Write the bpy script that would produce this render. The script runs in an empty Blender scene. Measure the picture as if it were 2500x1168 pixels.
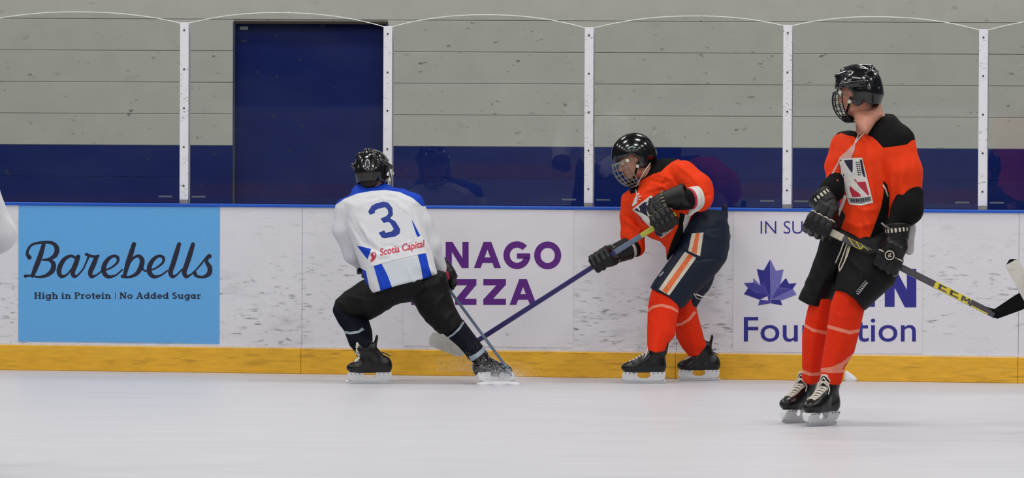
import bpy, bmesh, math, random
import numpy as np
from mathutils import Vector, Matrix
from mathutils.bvhtree import BVHTree
from mathutils.geometry import delaunay_2d_cdt

random.seed(7); RNG = np.random.default_rng(7)
SC = bpy.context.scene
COL = SC.collection

# ------------------------------------------------------------------ camera
F = 14000.0                     # focal length in pixels of the 2500 x 1168 frame
CAM_H = 1.775
PITCH = math.atan(344.0 / F)
ROLL = 0.0046
_f = Vector((0, math.cos(PITCH), -math.sin(PITCH)))
_r0 = Vector((1, 0, 0)); _u0 = Vector((0, math.sin(PITCH), math.cos(PITCH)))
_r = _r0 * math.cos(ROLL) + _u0 * math.sin(ROLL)
_u = _u0 * math.cos(ROLL) - _r0 * math.sin(ROLL)
CAM = Vector((0, 0, CAM_H))
cam_data = bpy.data.cameras.new('camera')
cam = bpy.data.objects.new('camera', cam_data); COL.objects.link(cam)
cam.matrix_world = Matrix(((_r.x, _u.x, -_f.x, CAM.x), (_r.y, _u.y, -_f.y, CAM.y), (_r.z, _u.z, -_f.z, CAM.z), (0, 0, 0, 1)))
cam_data.sensor_width = 36.0; cam_data.lens = F / 2500 * 36.0
cam_data.clip_start = 0.1; cam_data.clip_end = 300
SC.camera = cam

# ------------------------------------------------------------------ world, lights, exposure
SC.view_settings.view_transform = 'Standard'; SC.view_settings.look = 'None'
SC.view_settings.gamma = 1.0; SC.view_settings.use_curve_mapping = False
SC.view_settings.exposure = 0.0
W = bpy.data.worlds.new('world'); SC.world = W; W.use_nodes = True
W.node_tree.nodes['Background'].inputs[0].default_value = (0.80, 0.88, 1.0, 1)
W.node_tree.nodes['Background'].inputs[1].default_value = 0.11

def lamp(x, y, z, sx, sy, power, col=(1, 0.97, 0.93)):
    l = bpy.data.lights.new('rink_and_fill_light', 'AREA'); l.shape = 'RECTANGLE'; l.size = sx; l.size_y = sy
    l.energy = power; l.color = col
    o = bpy.data.objects.new('rink_and_fill_light', l); COL.objects.link(o); o.location = (x, y, z)
    return o
for lx in (-7.5, -2.5, 2.5, 7.5):
    for ly, pw in ((8, 110), (14, 110), (20, 110), (26.0, 110), (30.4, 110), (34.6, 105), (39.2, 75)):  # last row, behind the boards, is added fill to brighten the back wall
        lamp(lx, ly, 7.0, 1.5, 0.7, pw)

# ------------------------------------------------------------------ pixel <-> world
def ray(px, py):
    return _f + _r * ((px - 1250) / F) - _u * ((py - 584) / F)
def Q(px, py, Y):
    d = ray(px, py); return CAM + d * (Y / d.y)
def FL(px, py, z=0.0):
    d = ray(px, py); return CAM + d * ((z - CAM_H) / d.z)
def onplane(px, py, p0, n):
    d = ray(px, py); return CAM + d * ((p0 - CAM).dot(n) / d.dot(n))
_fa, _ra, _ua = (np.array(v) for v in (_f, _r, _u)); _ca = np.array(CAM)
def proj(P):
    q = np.asarray(P) - _ca
    d = q @ _fa
    return 1250 + F * (q @ _ra) / d, 584 - F * (q @ _ua) / d

# ------------------------------------------------------------------ materials
def lin(h):
    h = h.lstrip('#'); c = [int(h[i:i + 2], 16) / 255 for i in (0, 2, 4)]
    return tuple((x / 12.92 if x <= 0.04045 else ((x + 0.055) / 1.055) ** 2.4) for x in c) + (1,)
MATS = {}
def mat(name, col, rough=0.6, metal=0.0, var=0.08, scale=40, bump=0.0, bscale=60, spec=0.5, stretch=None, coat=0.0, bdist=0.004):
    if name in MATS: return MATS[name]
    m = bpy.data.materials.new(name); m.use_nodes = True
    nt = m.node_tree; b = nt.nodes['Principled BSDF']
    c = lin(col) if isinstance(col, str) else col
    b.inputs['Roughness'].default_value = rough; b.inputs['Metallic'].default_value = metal
    b.inputs['Specular IOR Level'].default_value = spec; b.inputs['Coat Weight'].default_value = coat
    b.inputs['Coat Roughness'].default_value = 0.08
    tc = nt.nodes.new('ShaderNodeTexCoord'); mp = nt.nodes.new('ShaderNodeMapping')
    nt.links.new(tc.outputs['Object'], mp.inputs[0])
    if stretch: mp.inputs['Scale'].default_value = stretch
    n = nt.nodes.new('ShaderNodeTexNoise'); n.inputs['Scale'].default_value = scale; n.inputs['Detail'].default_value = 4
    nt.links.new(mp.outputs[0], n.inputs['Vector'])
    r = nt.nodes.new('ShaderNodeValToRGB')
    r.color_ramp.elements[0].position = 0.3; r.color_ramp.elements[1].position = 0.7
    r.color_ramp.elements[0].color = tuple(max(0, x * (1 - var)) for x in c[:3]) + (1,)
    r.color_ramp.elements[1].color = tuple(min(1, x * (1 + var)) for x in c[:3]) + (1,)
    nt.links.new(n.outputs[0], r.inputs[0]); nt.links.new(r.outputs[0], b.inputs['Base Color'])
    if bump:
        n2 = nt.nodes.new('ShaderNodeTexNoise'); n2.inputs['Scale'].default_value = bscale; n2.inputs['Detail'].default_value = 3
        nt.links.new(mp.outputs[0], n2.inputs['Vector'])
        bp = nt.nodes.new('ShaderNodeBump'); bp.inputs['Strength'].default_value = bump; bp.inputs['Distance'].default_value = bdist
        nt.links.new(n2.outputs[0], bp.inputs['Height']); nt.links.new(bp.outputs[0], b.inputs['Normal'])
    MATS[name] = m; return m

def marks(m, col, scale, lo, hi, stretch=(1, 1, 1), amount=1.0, zfade=None, seed=0.0, detail=3, rot=(0, 0, 0)):
    """dark scuffs of their own shape mixed over the base colour"""
    nt = m.node_tree; b = nt.nodes['Principled BSDF']
    src = b.inputs['Base Color'].links[0].from_socket
    tc = nt.nodes.new('ShaderNodeTexCoord'); mp = nt.nodes.new('ShaderNodeMapping')
    mp.inputs['Scale'].default_value = stretch; mp.inputs['Location'].default_value = (seed, seed * 1.3, seed * 0.7)
    mp.inputs['Rotation'].default_value = rot
    nt.links.new(tc.outputs['Object'], mp.inputs[0])
    n = nt.nodes.new('ShaderNodeTexNoise'); n.inputs['Scale'].default_value = scale; n.inputs['Detail'].default_value = detail
    nt.links.new(mp.outputs[0], n.inputs['Vector'])
    r = nt.nodes.new('ShaderNodeMapRange'); r.inputs[1].default_value = lo; r.inputs[2].default_value = hi
    r.inputs[4].default_value = amount
    nt.links.new(n.outputs[0], r.inputs[0])
    fac = r.outputs[0]
    # clustered: a broad noise gates the scuffs
    n3 = nt.nodes.new('ShaderNodeTexNoise'); n3.inputs['Scale'].default_value = 2.2; nt.links.new(mp.outputs[0], n3.inputs['Vector'])
    g = nt.nodes.new('ShaderNodeMapRange'); g.inputs[1].default_value = 0.38; g.inputs[2].default_value = 0.58
    nt.links.new(n3.outputs[0], g.inputs[0])
    mu = nt.nodes.new('ShaderNodeMath'); mu.operation = 'MULTIPLY'
    nt.links.new(fac, mu.inputs[0]); nt.links.new(g.outputs[0], mu.inputs[1]); fac = mu.outputs[0]
    if zfade:
        sp = nt.nodes.new('ShaderNodeSeparateXYZ'); nt.links.new(tc.outputs['Object'], sp.inputs[0])
        zr = nt.nodes.new('ShaderNodeMapRange'); zr.inputs[1].default_value = zfade[0]; zr.inputs[2].default_value = zfade[1]
        zr.inputs[3].default_value = 1.0; zr.inputs[4].default_value = zfade[2]
        nt.links.new(sp.outputs['Z'], zr.inputs[0])
        mu = nt.nodes.new('ShaderNodeMath'); mu.operation = 'MULTIPLY'
        nt.links.new(fac, mu.inputs[0]); nt.links.new(zr.outputs[0], mu.inputs[1]); fac = mu.outputs[0]
    mx = nt.nodes.new('ShaderNodeMixRGB'); mx.inputs[2].default_value = lin(col)
    nt.links.new(fac, mx.inputs[0]); nt.links.new(src, mx.inputs[1]); nt.links.new(mx.outputs[0], b.inputs['Base Color'])

# ------------------------------------------------------------------ objects
def obj(name, verts, faces, m, parent=None, smooth=False, **tags):
    me = bpy.data.meshes.new(name); me.from_pydata([tuple(v) for v in verts], [], [tuple(f) for f in faces]); me.update()
    if m is not None: me.materials.append(m)
    if smooth: me.polygons.foreach_set('use_smooth', [True] * len(me.polygons))
    o = bpy.data.objects.new(name, me); COL.objects.link(o)
    if parent:
        o.parent = parent; bpy_pin(o, parent)
    for k, v in tags.items(): o[k] = v
    return o
def wm(o):
    m = o.matrix_basis.copy()
    return (wm(o.parent) @ o.matrix_parent_inverse @ m) if o.parent else m
def bpy_pin(o, parent):
    o.matrix_parent_inverse = wm(parent).inverted()
def empty(name, loc, label, cat, group=None):
    o = bpy.data.objects.new(name, None); COL.objects.link(o); o.location = loc; o.empty_display_size = 0.1
    if label: o['label'] = label
    if cat: o['category'] = cat
    if group: o['group'] = group
    return o
class MB:
    def __init__(s): s.v = []; s.f = []
    def add(s, v, f):
        k = len(s.v); s.v += [Vector(x) for x in v]; s.f += [tuple(i + k for i in q) for q in f]; return s
    def hexa(s, p):      # 8 points: bottom 4 (ccw), top 4
        return s.add(p, [(3, 2, 1, 0), (4, 5, 6, 7), (0, 1, 5, 4), (1, 2, 6, 5), (2, 3, 7, 6), (3, 0, 4, 7)])
    def box(s, a, b):
        (x0, y0, z0), (x1, y1, z1) = a, b
        return s.hexa([(x0, y0, z0), (x1, y0, z0), (x1, y1, z0), (x0, y1, z0), (x0, y0, z1), (x1, y0, z1), (x1, y1, z1), (x0, y1, z1)])
    def tube(s, pts, r, n=8, closed=False):
        pts = [Vector(p) for p in pts]; L = len(pts); rs = r if isinstance(r, (list, tuple)) else [r] * L
        k = len(s.v); prev = None
        for i, p in enumerate(pts):
            a = pts[(i - 1) % L] if (closed or i) else p; b = pts[(i + 1) % L] if (closed or i < L - 1) else p
            t = (b - a).normalized()
            ref = prev if prev is not None else (Vector((0, 0, 1)) if abs(t.z) < .9 else Vector((1, 0, 0)))
            x = (ref - t * ref.dot(t)).normalized(); y = t.cross(x); prev = x
            for j in range(n):
                c = 2 * math.pi * j / n; s.v.append(p + (x * math.cos(c) + y * math.sin(c)) * rs[i])
        for i in range(L if closed else L - 1):
            for j in range(n):
                a = k + i * n + j; b = k + i * n + (j + 1) % n; c = k + ((i + 1) % L) * n + (j + 1) % n; d = k + ((i + 1) % L) * n + j
                s.f.append((a, b, c, d))
        if not closed:
            s.f.append(tuple(k + j for j in range(n))[::-1]); s.f.append(tuple(k + (L - 1) * n + j for j in range(n)))
        return s
    def build(s, name, m, parent=None, smooth=False, **t): return obj(name, s.v, s.f, m, parent, smooth, **t)
def bevel(o, w, seg=2):
    md = o.modifiers.new('bevel', 'BEVEL'); md.width = w; md.segments = seg; md.limit_method = 'ANGLE'; return o

# ------------------------------------------------------------------ board plane
BA = FL(0, 904); BB = FL(2500, 937); BA.z = BB.z = 0
BX = (BB - BA).normalized(); BN = Vector((-BX.y, BX.x, 0))        # BN points away from the camera
if BN.y < 0: BN = -BN
B0 = BA.copy()
def bp(s, d, z):                                                   # along boards, depth behind the kick plate face, height
    return B0 + BX * s + BN * d + Vector((0, 0, z))
def bs(px, py=700):                                                # run along the boards at a pixel
    return (onplane(px, py, B0, BN) - B0).dot(BX)
def bbox(mb, s0, s1, d0, d1, z0, z1):
    return mb.hexa([bp(s0, d0, z0), bp(s1, d0, z0), bp(s1, d1, z0), bp(s0, d1, z0), bp(s0, d0, z1), bp(s1, d0, z1), bp(s1, d1, z1), bp(s0, d1, z1)])
BT = 1.08; FACE = 0.03                                             # board top, board face is set back behind the kick plate
# ================================================================== THE SETTING
# ice
m_ice = mat('ice', '#c9c9cf', rough=0.42, var=0.02, scale=2.0, bump=0.05, bscale=30, spec=0.35, stretch=(0.3, 2.2, 1))
marks(m_ice, '#b9bac4', 3.2, 0.50, 0.66, stretch=(0.35, 3.2, 1), amount=0.55, seed=3.1, detail=2)
marks(m_ice, '#b3b4c0', 26, 0.60, 0.68, stretch=(0.12, 2.2, 1), amount=0.35, seed=1.1)
marks(m_ice, '#f4f4f8', 60, 0.60, 0.70, stretch=(0.05, 1.6, 1), amount=0.3, seed=5.7)
ice = obj('floor', [(-22, 3, 0), (22, 3, 0), (22, 38.5, 0), (-22, 38.5, 0)], [(0, 1, 2, 3)], m_ice, kind='structure')
obj('floor', [(-22, -12, -.25), (22, -12, -.25), (22, 46, -.25), (-22, 46, -.25)], [(0, 1, 2, 3)], mat('rubber_floor', '#3a3a3e', .9), kind='structure')

# back wall: courses of painted block with recessed joints, a blue dado and a blue door
WY = 18.57 * F / 6128
def wz(py, px=260): return Q(px, py, WY).z
def wx(px, py=200): return Q(px, py, WY).x
m_grey = mat('grey_painted_block', '#c5c6bd', spec=.15, rough=0.75, var=0.035, scale=6, bump=0.25, bscale=90, bdist=0.002)
marks(m_grey, '#7c7c76', 9, 0.66, 0.74, stretch=(1, 1, 1.8), amount=0.35, seed=2)
m_blue = mat('navy_painted_block', '#041f6a', spec=.12, rough=0.6, var=0.06, scale=8, bump=0.2, bscale=90, bdist=0.002)
m_joint = mat('recessed_joint', '#93938c', rough=0.9); m_jblue = mat('recessed_navy_joint', '#0e1d4c', rough=0.9)
zdado = wz(354.5); ch = (wz(46) - wz(354.5)) / 4
dl, dr = wx(570), wx(946); dtop = wz(56, 750) + 0.0
wall = MB().box((-9, WY + .006, -.25), (dl - .0, WY + .3, 5.0)).box((dr, WY + .006, -.25), (9, WY + .3, 5.0)).box((dl, WY + .006, dtop), (dr, WY + .3, 5.0)).build('wall_back', m_joint, kind='structure')
k = -6
while True:
    z0 = zdado + ch * k; z1 = z0 + ch; k += 1
    if z1 > 4.9: break
    if z0 < -.3: continue
    mm = m_blue if z1 <= zdado + .01 else m_grey
    gap = 0.0016
    if mm is m_blue: gap = .0004
    runs = [(-9, dl), (dr, 9)] if z0 < dtop - 0.05 else [(-9, 9)]
    for x0, x1 in runs:
        o = MB().box((x0, WY, z0 + gap), (x1, WY + .05, z1 - gap)).build('block_course', mm, wall)
        bevel(o, 0.003, 1)
door = MB().box((dl, WY + .10, -.25), (dr, WY + .15, dtop)).build('door_1', mat('navy_door_paint', '#031c66', spec=.2, rough=.45, var=.05, scale=5), kind='structure')
MB().box((dl - .0, WY - .006, dtop - .008), (dr, WY + .10, dtop + .012)).build('door_head', mat('dark_brown_trim', '#3b2b26', .7), door)
MB().box((dl - .004, WY - .004, -.2), (dl + .012, WY + .10, dtop)).build('door_jamb', mat('door_jamb_navy', '#2e3c56', .6), door)
MB().box((dr - .012, WY - .004, -.2), (dr + .004, WY + .10, dtop)).build('door_jamb', MATS['door_jamb_navy'], door)
MB().box((wx(584, 68), WY + .094, wz(72, 590)), (wx(604, 68), WY + .0985, wz(64, 590))).build('door_sticker', mat('sticker_white', '#c9d4dc', .5), door, label='small white sticker on the blue door')

# rink boards: panels with seams, kick plate, cap rail, advertising sheets with lettering
boards = empty('rink_boards', bp(3.2, 0.1, 0), 'white scuffed rink boards with yellow kick plate, blue cap rail and adverts', 'barrier')
m_board = mat('white_board', '#dcdce2', rough=0.38, var=0.015, scale=3, spec=0.4)
marks(m_board, '#3a3b42', 24, 0.575, 0.70, stretch=(0.55, 1, 2.6), amount=0.75, zfade=(0.35, 1.0, 0.22), seed=0.4, detail=4, rot=(0, 0.2, 0))
marks(m_board, '#6c6e76', 11, 0.52, 0.66, stretch=(0.45, 1, 1.9), amount=0.22, zfade=(0.4, 1.0, 0.12), seed=4.4, detail=5)
m_adwhite = mat('white_advert_vinyl', '#dedde4', rough=0.35, var=0.012, scale=3)
marks(m_adwhite, '#606068', 18, 0.68, 0.76, stretch=(0.5, 1, 2.4), amount=0.35, zfade=(0.3, 0.9, 0.2), seed=7.7, detail=4)
m_adblue = mat('light_blue_advert_vinyl', '#61aae6', rough=0.35, var=0.03, scale=60)
marks(m_adblue, '#1c3350', 26, 0.72, 0.76, stretch=(0.4, 1, 2.6), amount=0.6, zfade=(0.2, 1.0, 0.5), seed=2.2, detail=4)
m_kick = mat('yellow_kick_plate', '#e6ae28', rough=0.5, var=0.10, scale=9, stretch=(1, 1, 6))
marks(m_kick, '#8a6a1c', 22, 0.52, 0.66, stretch=(0.3, 1, 2.6), amount=0.5, seed=9.1, detail=5)
marks(m_kick, '#e0b23e', 9, 0.55, 0.62, stretch=(0.25, 1, 4), amount=0.5, seed=4.2, detail=4)
m_rail = mat('blue_cap_rail', '#0c55c4', rough=0.35, var=0.03); m_white = mat('white_edge_strip', '#d9d9de', .5)
KH = 0.163
seams = [-4.2, -1.9, bs(735), bs(1650), bs(2486), bs(2486) + 2.25, 11]
for a, b in zip(seams, seams[1:]):
    o = bbox(MB(), a + .0012, b - .0012, FACE, FACE + .012, KH + .012, BT - .012).build('board_panel', m_board, boards)
    o = bbox(MB(), a + .0007, b - .0007, 0, FACE + .01, 0.0, KH).build('kick_plate', m_kick, boards); bevel(o, .004, 1)
bbox(MB(), -4.2, 11, FACE - .012, FACE + .012, KH, KH + .012).build('white_ledge', m_white, boards)
bbox(MB(), -4.2, 11, FACE + .012, FACE + .10, 0.0, BT - .012).build('board_frame', mat('grey_board_frame', '#8f9096', .8), boards)
o = bbox(MB(), -4.2, 11, FACE - .012, FACE + .12, BT - .012, BT + .006).build('cap_rail', m_rail, boards); bevel(o, .004, 2)

AD = FACE - .0035
def bq(px, py, d=AD): return onplane(px, py, B0 + BN * d, BN)
def sheet(name, px0, px1, py0, py1, m, **t):
    s0, s1 = (bq(px0, 700) - B0).dot(BX), (bq(px1, 700) - B0).dot(BX)
    z0 = max(bq((px0 + px1) / 2, py1).z, KH + .014); z1 = min(bq((px0 + px1) / 2, py0).z, BT - .014)
    return bbox(MB(), s0, s1, AD, FACE - .0003, z0, z1).build(name, m, boards, **t)
def letters(name, polys, m, parent, d=AD, th=.0012, fn=None):
    """flat print: convex pieces given in picture coordinates, laid on the board plane as thin raised vinyl"""
    fn = fn or (lambda p: p); mb = MB()
    for k, p in enumerate(polys):
        q = [fn(x) for x in p]
        ar = sum(q[i][0] * q[(i + 1) % len(q)][1] - q[(i + 1) % len(q)][0] * q[i][1] for i in range(len(q)))
        if ar < 0: q = q[::-1]
        dd = d - th - (k % 5) * 2e-5
        fr = [bq(x, y, dd) for x, y in q]; n = len(fr)
        bk = [v + BN * (th * .9) for v in fr]
        mb.add(fr + bk, [tuple(range(n))] + [(i, i + n, (i + 1) % n + n, (i + 1) % n) for i in range(n)])
    return mb.build(name, m, parent)
def catmull(pts, n=8):
    P = [np.array(p, float) for p in pts]; P = [2 * P[0] - P[1]] + P + [2 * P[-1] - P[-2]]; out = []
    for i in range(1, len(P) - 2):
        for t in np.linspace(0, 1, n, endpoint=False):
            a, b, c, d = P[i - 1:i + 3]
            out.append(0.5 * ((2 * b) + (c - a) * t + (2 * a - 5 * b + 4 * c - d) * t * t + (3 * b - a - 3 * c + d) * t ** 3))
    out.append(P[-2]); return out
def ribbon(pts, ws, n=8):
    """stroke of varying width as quads with round ends; each point may carry its own width"""
    c = catmull([tuple(p) + (w,) for p, w in zip(pts, ws)], n); polys = []; L = []; R = []
    for i, p in enumerate(c):
        a = c[max(i - 1, 0)]; b = c[min(i + 1, len(c) - 1)]; t = (b - a)[:2]; t = t / (np.hypot(*t) + 1e-9); nn = np.array((-t[1], t[0])) * p[2] / 2
        L.append(p[:2] + nn); R.append(p[:2] - nn)
    for i in range(len(c) - 1): polys.append([tuple(L[i]), tuple(L[i + 1]), tuple(R[i + 1]), tuple(R[i])])
    for p in (c[0], c[-1]):
        polys.append([(p[0] + p[2] / 2 * math.cos(a), p[1] + p[2] / 2 * math.sin(a)) for a in np.linspace(0, 2 * math.pi, 12, endpoint=False)])
    return polys
def quad(p, q, w):      # straight bar with square ends
    p, q = np.array(p, float), np.array(q, float); t = (q - p) / np.hypot(*(q - p)); n = np.array((-t[1], t[0])) * w / 2
    return [tuple(p + n), tuple(q + n), tuple(q - n), tuple(p - n)]
def arc(cx, cy, rx, ry, a0, a1, w, n=28):
    out = []; A = np.radians(np.linspace(a0, a1, n + 1))
    for i in range(n):
        pt = lambda a, k: (cx + (rx - k) * math.cos(a), cy + (ry - k) * math.sin(a))
        out.append([pt(A[i], 0), pt(A[i + 1], 0), pt(A[i + 1], w), pt(A[i], w)])
    return out
def text_polys(s, x0, y_base, x1, height=None, bold=0.0, shear=0.0, space=1.0, capfrac=0.729):
    """built-in font turned into triangles, fitted between x0 and x1 on the baseline"""
    cu = bpy.data.curves.new('lettering', 'FONT'); cu.body = s; cu.offset = bold; cu.space_character = space; cu.resolution_u = 4
    o = bpy.data.objects.new('lettering', cu); COL.objects.link(o)
    me = o.to_mesh(); me.calc_loop_triangles()
    V = [v.co.copy() for v in me.vertices]; T = [tuple(t.vertices) for t in me.loop_triangles]
    o.to_mesh_clear(); bpy.data.objects.remove(o)
    mx0 = min(v.x for v in V); mx1 = max(v.x for v in V); sx = (x1 - x0) / (mx1 - mx0); sy = sx if height is None else height / capfrac
    return [[(x0 + (V[i].x - mx0) * sx + V[i].y * shear * sx, y_base - V[i].y * sy) for i in t] for t in T]

# advert 1
ad1 = sheet('advert_sheet', 45, 536, 501, 837, m_adblue, label='light blue advert sheet with dark script lettering')
m_ink = mat('dark_navy_ink', '#16172f', .5, var=.02)
fz = lambda p: (p[0] / 2.0857, 400 + p[1] / 2.0857)
S = []
def st(pts, ws, n=7):
    if not isinstance(ws, (list, tuple)): ws = [ws] * len(pts)
    S.extend(ribbon(pts, ws, n))
st([(150, 478), (138, 455), (160, 415), (215, 401), (265, 404), (289, 430), (282, 465), (250, 486), (218, 490)], [22, 15, 12, 13, 17, 24, 24, 14, 9])
st([(218, 489), (252, 492), (272, 512), (266, 545), (235, 570), (195, 577), (160, 571), (128, 573)], [9, 14, 24, 25, 17, 11, 9, 15])
st([(222, 412), (205, 470), (182, 530), (165, 572)], [20, 25, 25, 18])
st([(390, 484), (362, 470), (330, 485), (308, 518), (300, 550), (312, 574), (340, 566), (366, 535)], [12, 14, 20, 24, 24, 18, 10, 8])
st([(398, 474), (384, 515), (370, 552), (378, 574), (398, 566), (425, 535)], [22, 25, 24, 18, 9, 8])
st([(425, 535), (440, 500), (453, 470)], [8, 9, 13])
st([(440, 462), (462, 470), (488, 474), (500, 470)], [16, 13, 15, 14])
st([(490, 478), (476, 515), (460, 552), (466, 575), (490, 568), (520, 545)], [22, 25, 24, 18, 9, 8])
st([(520, 545), (560, 533), (596, 505), (600, 480), (580, 470), (552, 485), (530, 520), (530, 555), (552, 576), (590, 568), (622, 540)], [8, 9, 12, 16, 14, 19, 24, 24, 18, 9, 8])
st([(682, 410), (668, 455), (650, 510), (634, 572)], [22, 25, 25, 18])
st([(650, 520), (676, 484), (705, 470), (723, 490), (718, 525), (696, 560), (660, 577), (622, 574)], [9, 12, 16, 24, 25, 20, 13, 15])
st([(718, 520), (735, 545), (755, 545)], [9, 9, 8])
st([(755, 545), (792, 533), (828, 505), (832, 480), (812, 470), (784, 485), (762, 520), (762, 555), (784, 576), (820, 568), (852, 545)], [8, 9, 12, 16, 14, 19, 24, 24, 18, 9, 8])
st([(912, 410), (897, 460), (880, 515), (868, 552), (878, 575), (900, 566), (925, 540)], [20, 25, 25, 24, 18, 9, 8])
st([(983, 410), (968, 460), (950, 515), (938, 552), (948, 575), (970, 566), (992, 548)], [20, 25, 25, 24, 18, 9, 8])
st([(992, 548), (1025, 510), (1050, 478), (1066, 472)], [8, 9, 10, 24])
st([(1058, 476), (1052, 500), (1068, 530), (1064, 560), (1035, 577), (1000, 572), (992, 558)], [14, 18, 24, 24, 14, 14, 20])
letters('script_lettering', S, m_ink, ad1, fn=fz)
def glyph(c):
    w_, sl, xh = .20, .11, .70
    V_ = lambda x, y0, y1, w=w_: [quad((x, y0), (x, y1), w)]
    H_ = lambda x0, x1, y, w=sl: [quad((x0, y), (x1, y), w)]
    R_ = lambda cx, rx, a0=0, a1=360, ry=xh / 2, cy=xh / 2, w=.17: arc(cx, cy, rx, ry + .01, a0, a1, w, 16)
    b, t = sl / 2, 1 - sl / 2
    if c == 'H': return V_(.22, 0, 1) + V_(.78, 0, 1) + H_(.3, .7, .5) + H_(.02, .42, b) + H_(.58, .98, b) + H_(.02, .42, t) + H_(.58, .98, t), 1.06
    if c == 'N': return V_(.2, 0, 1, .15) + V_(.8, 0, 1, .15) + [quad((.2, .95), (.8, .05), .22)] + H_(.02, .38, b) + H_(.02, .3, t) + H_(.62, .98, t), 1.06
    if c == 'A': return [quad((.5, 1), (.18, .05), .13), quad((.5, 1), (.82, .05), .21)] + H_(.3, .7, .32) + H_(.0, .36, b) + H_(.62, 1.0, b), 1.06
    if c == 'P': return V_(.22, 0, 1) + R_(.45, .33, -90, 90, .27, .73) + H_(.02, .5, t) + H_(.2, .5, .46) + H_(.02, .42, b), .86
    if c == 'S': return R_(.34, .30, 20, 270, .27, .73) + R_(.34, .32, -160, 90, .28, .27), .74
    if c == 'i': return V_(.2, 0, xh) + H_(.0, .42, b) + H_(.0, .2, xh - b) + V_(.2, .82, 1.0), .48
    if c in 'hn': return V_(.2, 0, 1 if c == 'h' else xh) + H_(.0, .2, (1 if c == 'h' else xh) - b) + H_(.0, .42, b) + R_(.42, .30, 0, 150, .28, xh - .28) + V_(.62, 0, xh - .26) + H_(.46, .84, b), .90
    if c == 'u': return V_(.2, .25, xh) + H_(.0, .2, xh - b) + R_(.40, .29, 180, 330, .26, .26) + V_(.62, 0, xh) + H_(.46, .62, xh - b) + H_(.6, .84, b), .90
    if c == 'r': return V_(.2, 0, xh) + H_(.0, .2, xh - b) + H_(.0, .46, b) + R_(.45, .24, 60, 150, .24, xh - .24), .64
    if c == 'o': return R_(.36, .36), .80
    if c == 'e': return R_(.36, .35, 0, 320) + H_(.1, .70, .36), .78
    if c == 'a': return R_(.3, .29) + V_(.56, 0, xh) + H_(.56, .74, b), .82
    if c == 'd': return R_(.34, .33) + V_(.62, 0, 1) + H_(.44, .62, t) + H_(.62, .82, b), .88
    if c == 'g': return R_(.34, .33) + V_(.62, -.05, xh) + H_(.62, .80, xh - b) + R_(.38, .33, 200, 350, .22, -.08), .86
    if c == 't': return V_(.24, .12, .92) + H_(.0, .48, xh - b) + R_(.38, .23, 180, 300, .16, .14, .15), .54
    if c == '|': return V_(.15, -.1, 1.05, .07), .32
    return [], .36
def flipy(P): return P
adv = sum(glyph(c)[1] for c in 'High in Protein | No Added Sugar'); sc_ = 409.0 / adv; xx = 83.0
for c in 'High in Protein | No Added Sugar':
    g_, a_ = glyph(c)
    if g_: letters('letter', g_, m_ink, ad1, fn=lambda p, xx=xx: (xx + p[0] * sc_, 730 - p[1] * 15.5))
    xx += a_ * sc_
def spelled(polys, m, parent, name='letter', **k):
    """one object per character: pieces whose runs overlap along the line belong together"""
    it = sorted(((min(p[0] for p in q), max(p[0] for p in q), q) for q in polys), key=lambda t: t[0]); grp = []
    for a, b, q in it:
        if grp and a < grp[-1][1] - .2: grp[-1][1] = max(grp[-1][1], b); grp[-1][2].append(q)
        else: grp.append([a, b, [q]])
    for g in grp: letters(name, g[2], m, parent, **k)

# advert 2
ad2 = sheet('advert_sheet', 985, 1400, 505, 847, m_adwhite, label='white advert sheet with purple capitals')
m_purple = mat('purple_ink', '#58127c', .5, var=.02)
P = []
w = 15
def strokeN(x0, x1, y0, y1, w=w):
    return [[(x0, y0), (x0 + w, y0), (x0 + w, y1), (x0, y1)], [(x1 - w, y0), (x1, y0), (x1, y1), (x1 - w, y1)],
            [(x0, y0), (x0 + w * 1.1, y0), (x1, y1), (x1 - w * 1.1, y1)]]
def strokeZ(x0, x1, y0, y1, w=w):
    return [[(x0, y0), (x1, y0), (x1, y0 + w), (x0, y0 + w)], [(x0, y1 - w), (x1, y1 - w), (x1, y1), (x0, y1)],
            [(x1 - w * 1.35, y0 + w * .8), (x1, y0 + w * .9), (x0 + w * 1.4, y1 - w * .8), (x0, y1 - w * .9)]]
def strokeA(x0, x1, y0, y1, w=w):
    c = (x0 + x1) / 2
    return [[(c - w * .62, y0), (c + w * .1, y0), (c + w * .1, y0 + w), (x0 + w * 1.08, y1), (x0, y1)], [(c - w * .1, y0), (c + w * .62, y0), (x1, y1), (x1 - w * 1.08, y1), (c - w * .1, y0 + w)],
            [(x0 + w * 1.0, y1 - w * 1.75), (x1 - w * 1.0, y1 - w * 1.75), (x1 - w * .8, y1 - w * .85), (x0 + w * .8, y1 - w * .85)]]
P += strokeN(1088, 1144, 591, 655) + strokeA(1157, 1223, 591, 655)
P += arc(1262, 623.5, 33, 34, 0, 318, 15.5) + [[(1262, 619), (1294, 619), (1294, 632), (1262, 632)]]
P += arc(1337, 624, 33, 34, 0, 360, 15.5, 40)
P += strokeZ(1111, 1163, 682, 745) + strokeZ(1180, 1235, 682, 745) + strokeA(1244, 1310, 682, 745)
P += [[(1004, 682), (1019, 682), (1019, 745), (1004, 745)], [(1076, 682), (1091, 682), (1091, 745), (1076, 745)]]
P += arc(1030, 702, 21, 20.5, -90, 90, 14, 14) + [[(1015, 681.5), (1031, 681.5), (1031, 695), (1015, 695)], [(1015, 709), (1031, 709), (1031, 722.5), (1015, 722.5)]]
spelled([q for q in P if max(y for _, y in q) < 668], m_purple, ad2)
spelled([q for q in P if max(y for _, y in q) > 668], m_purple, ad2)

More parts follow.
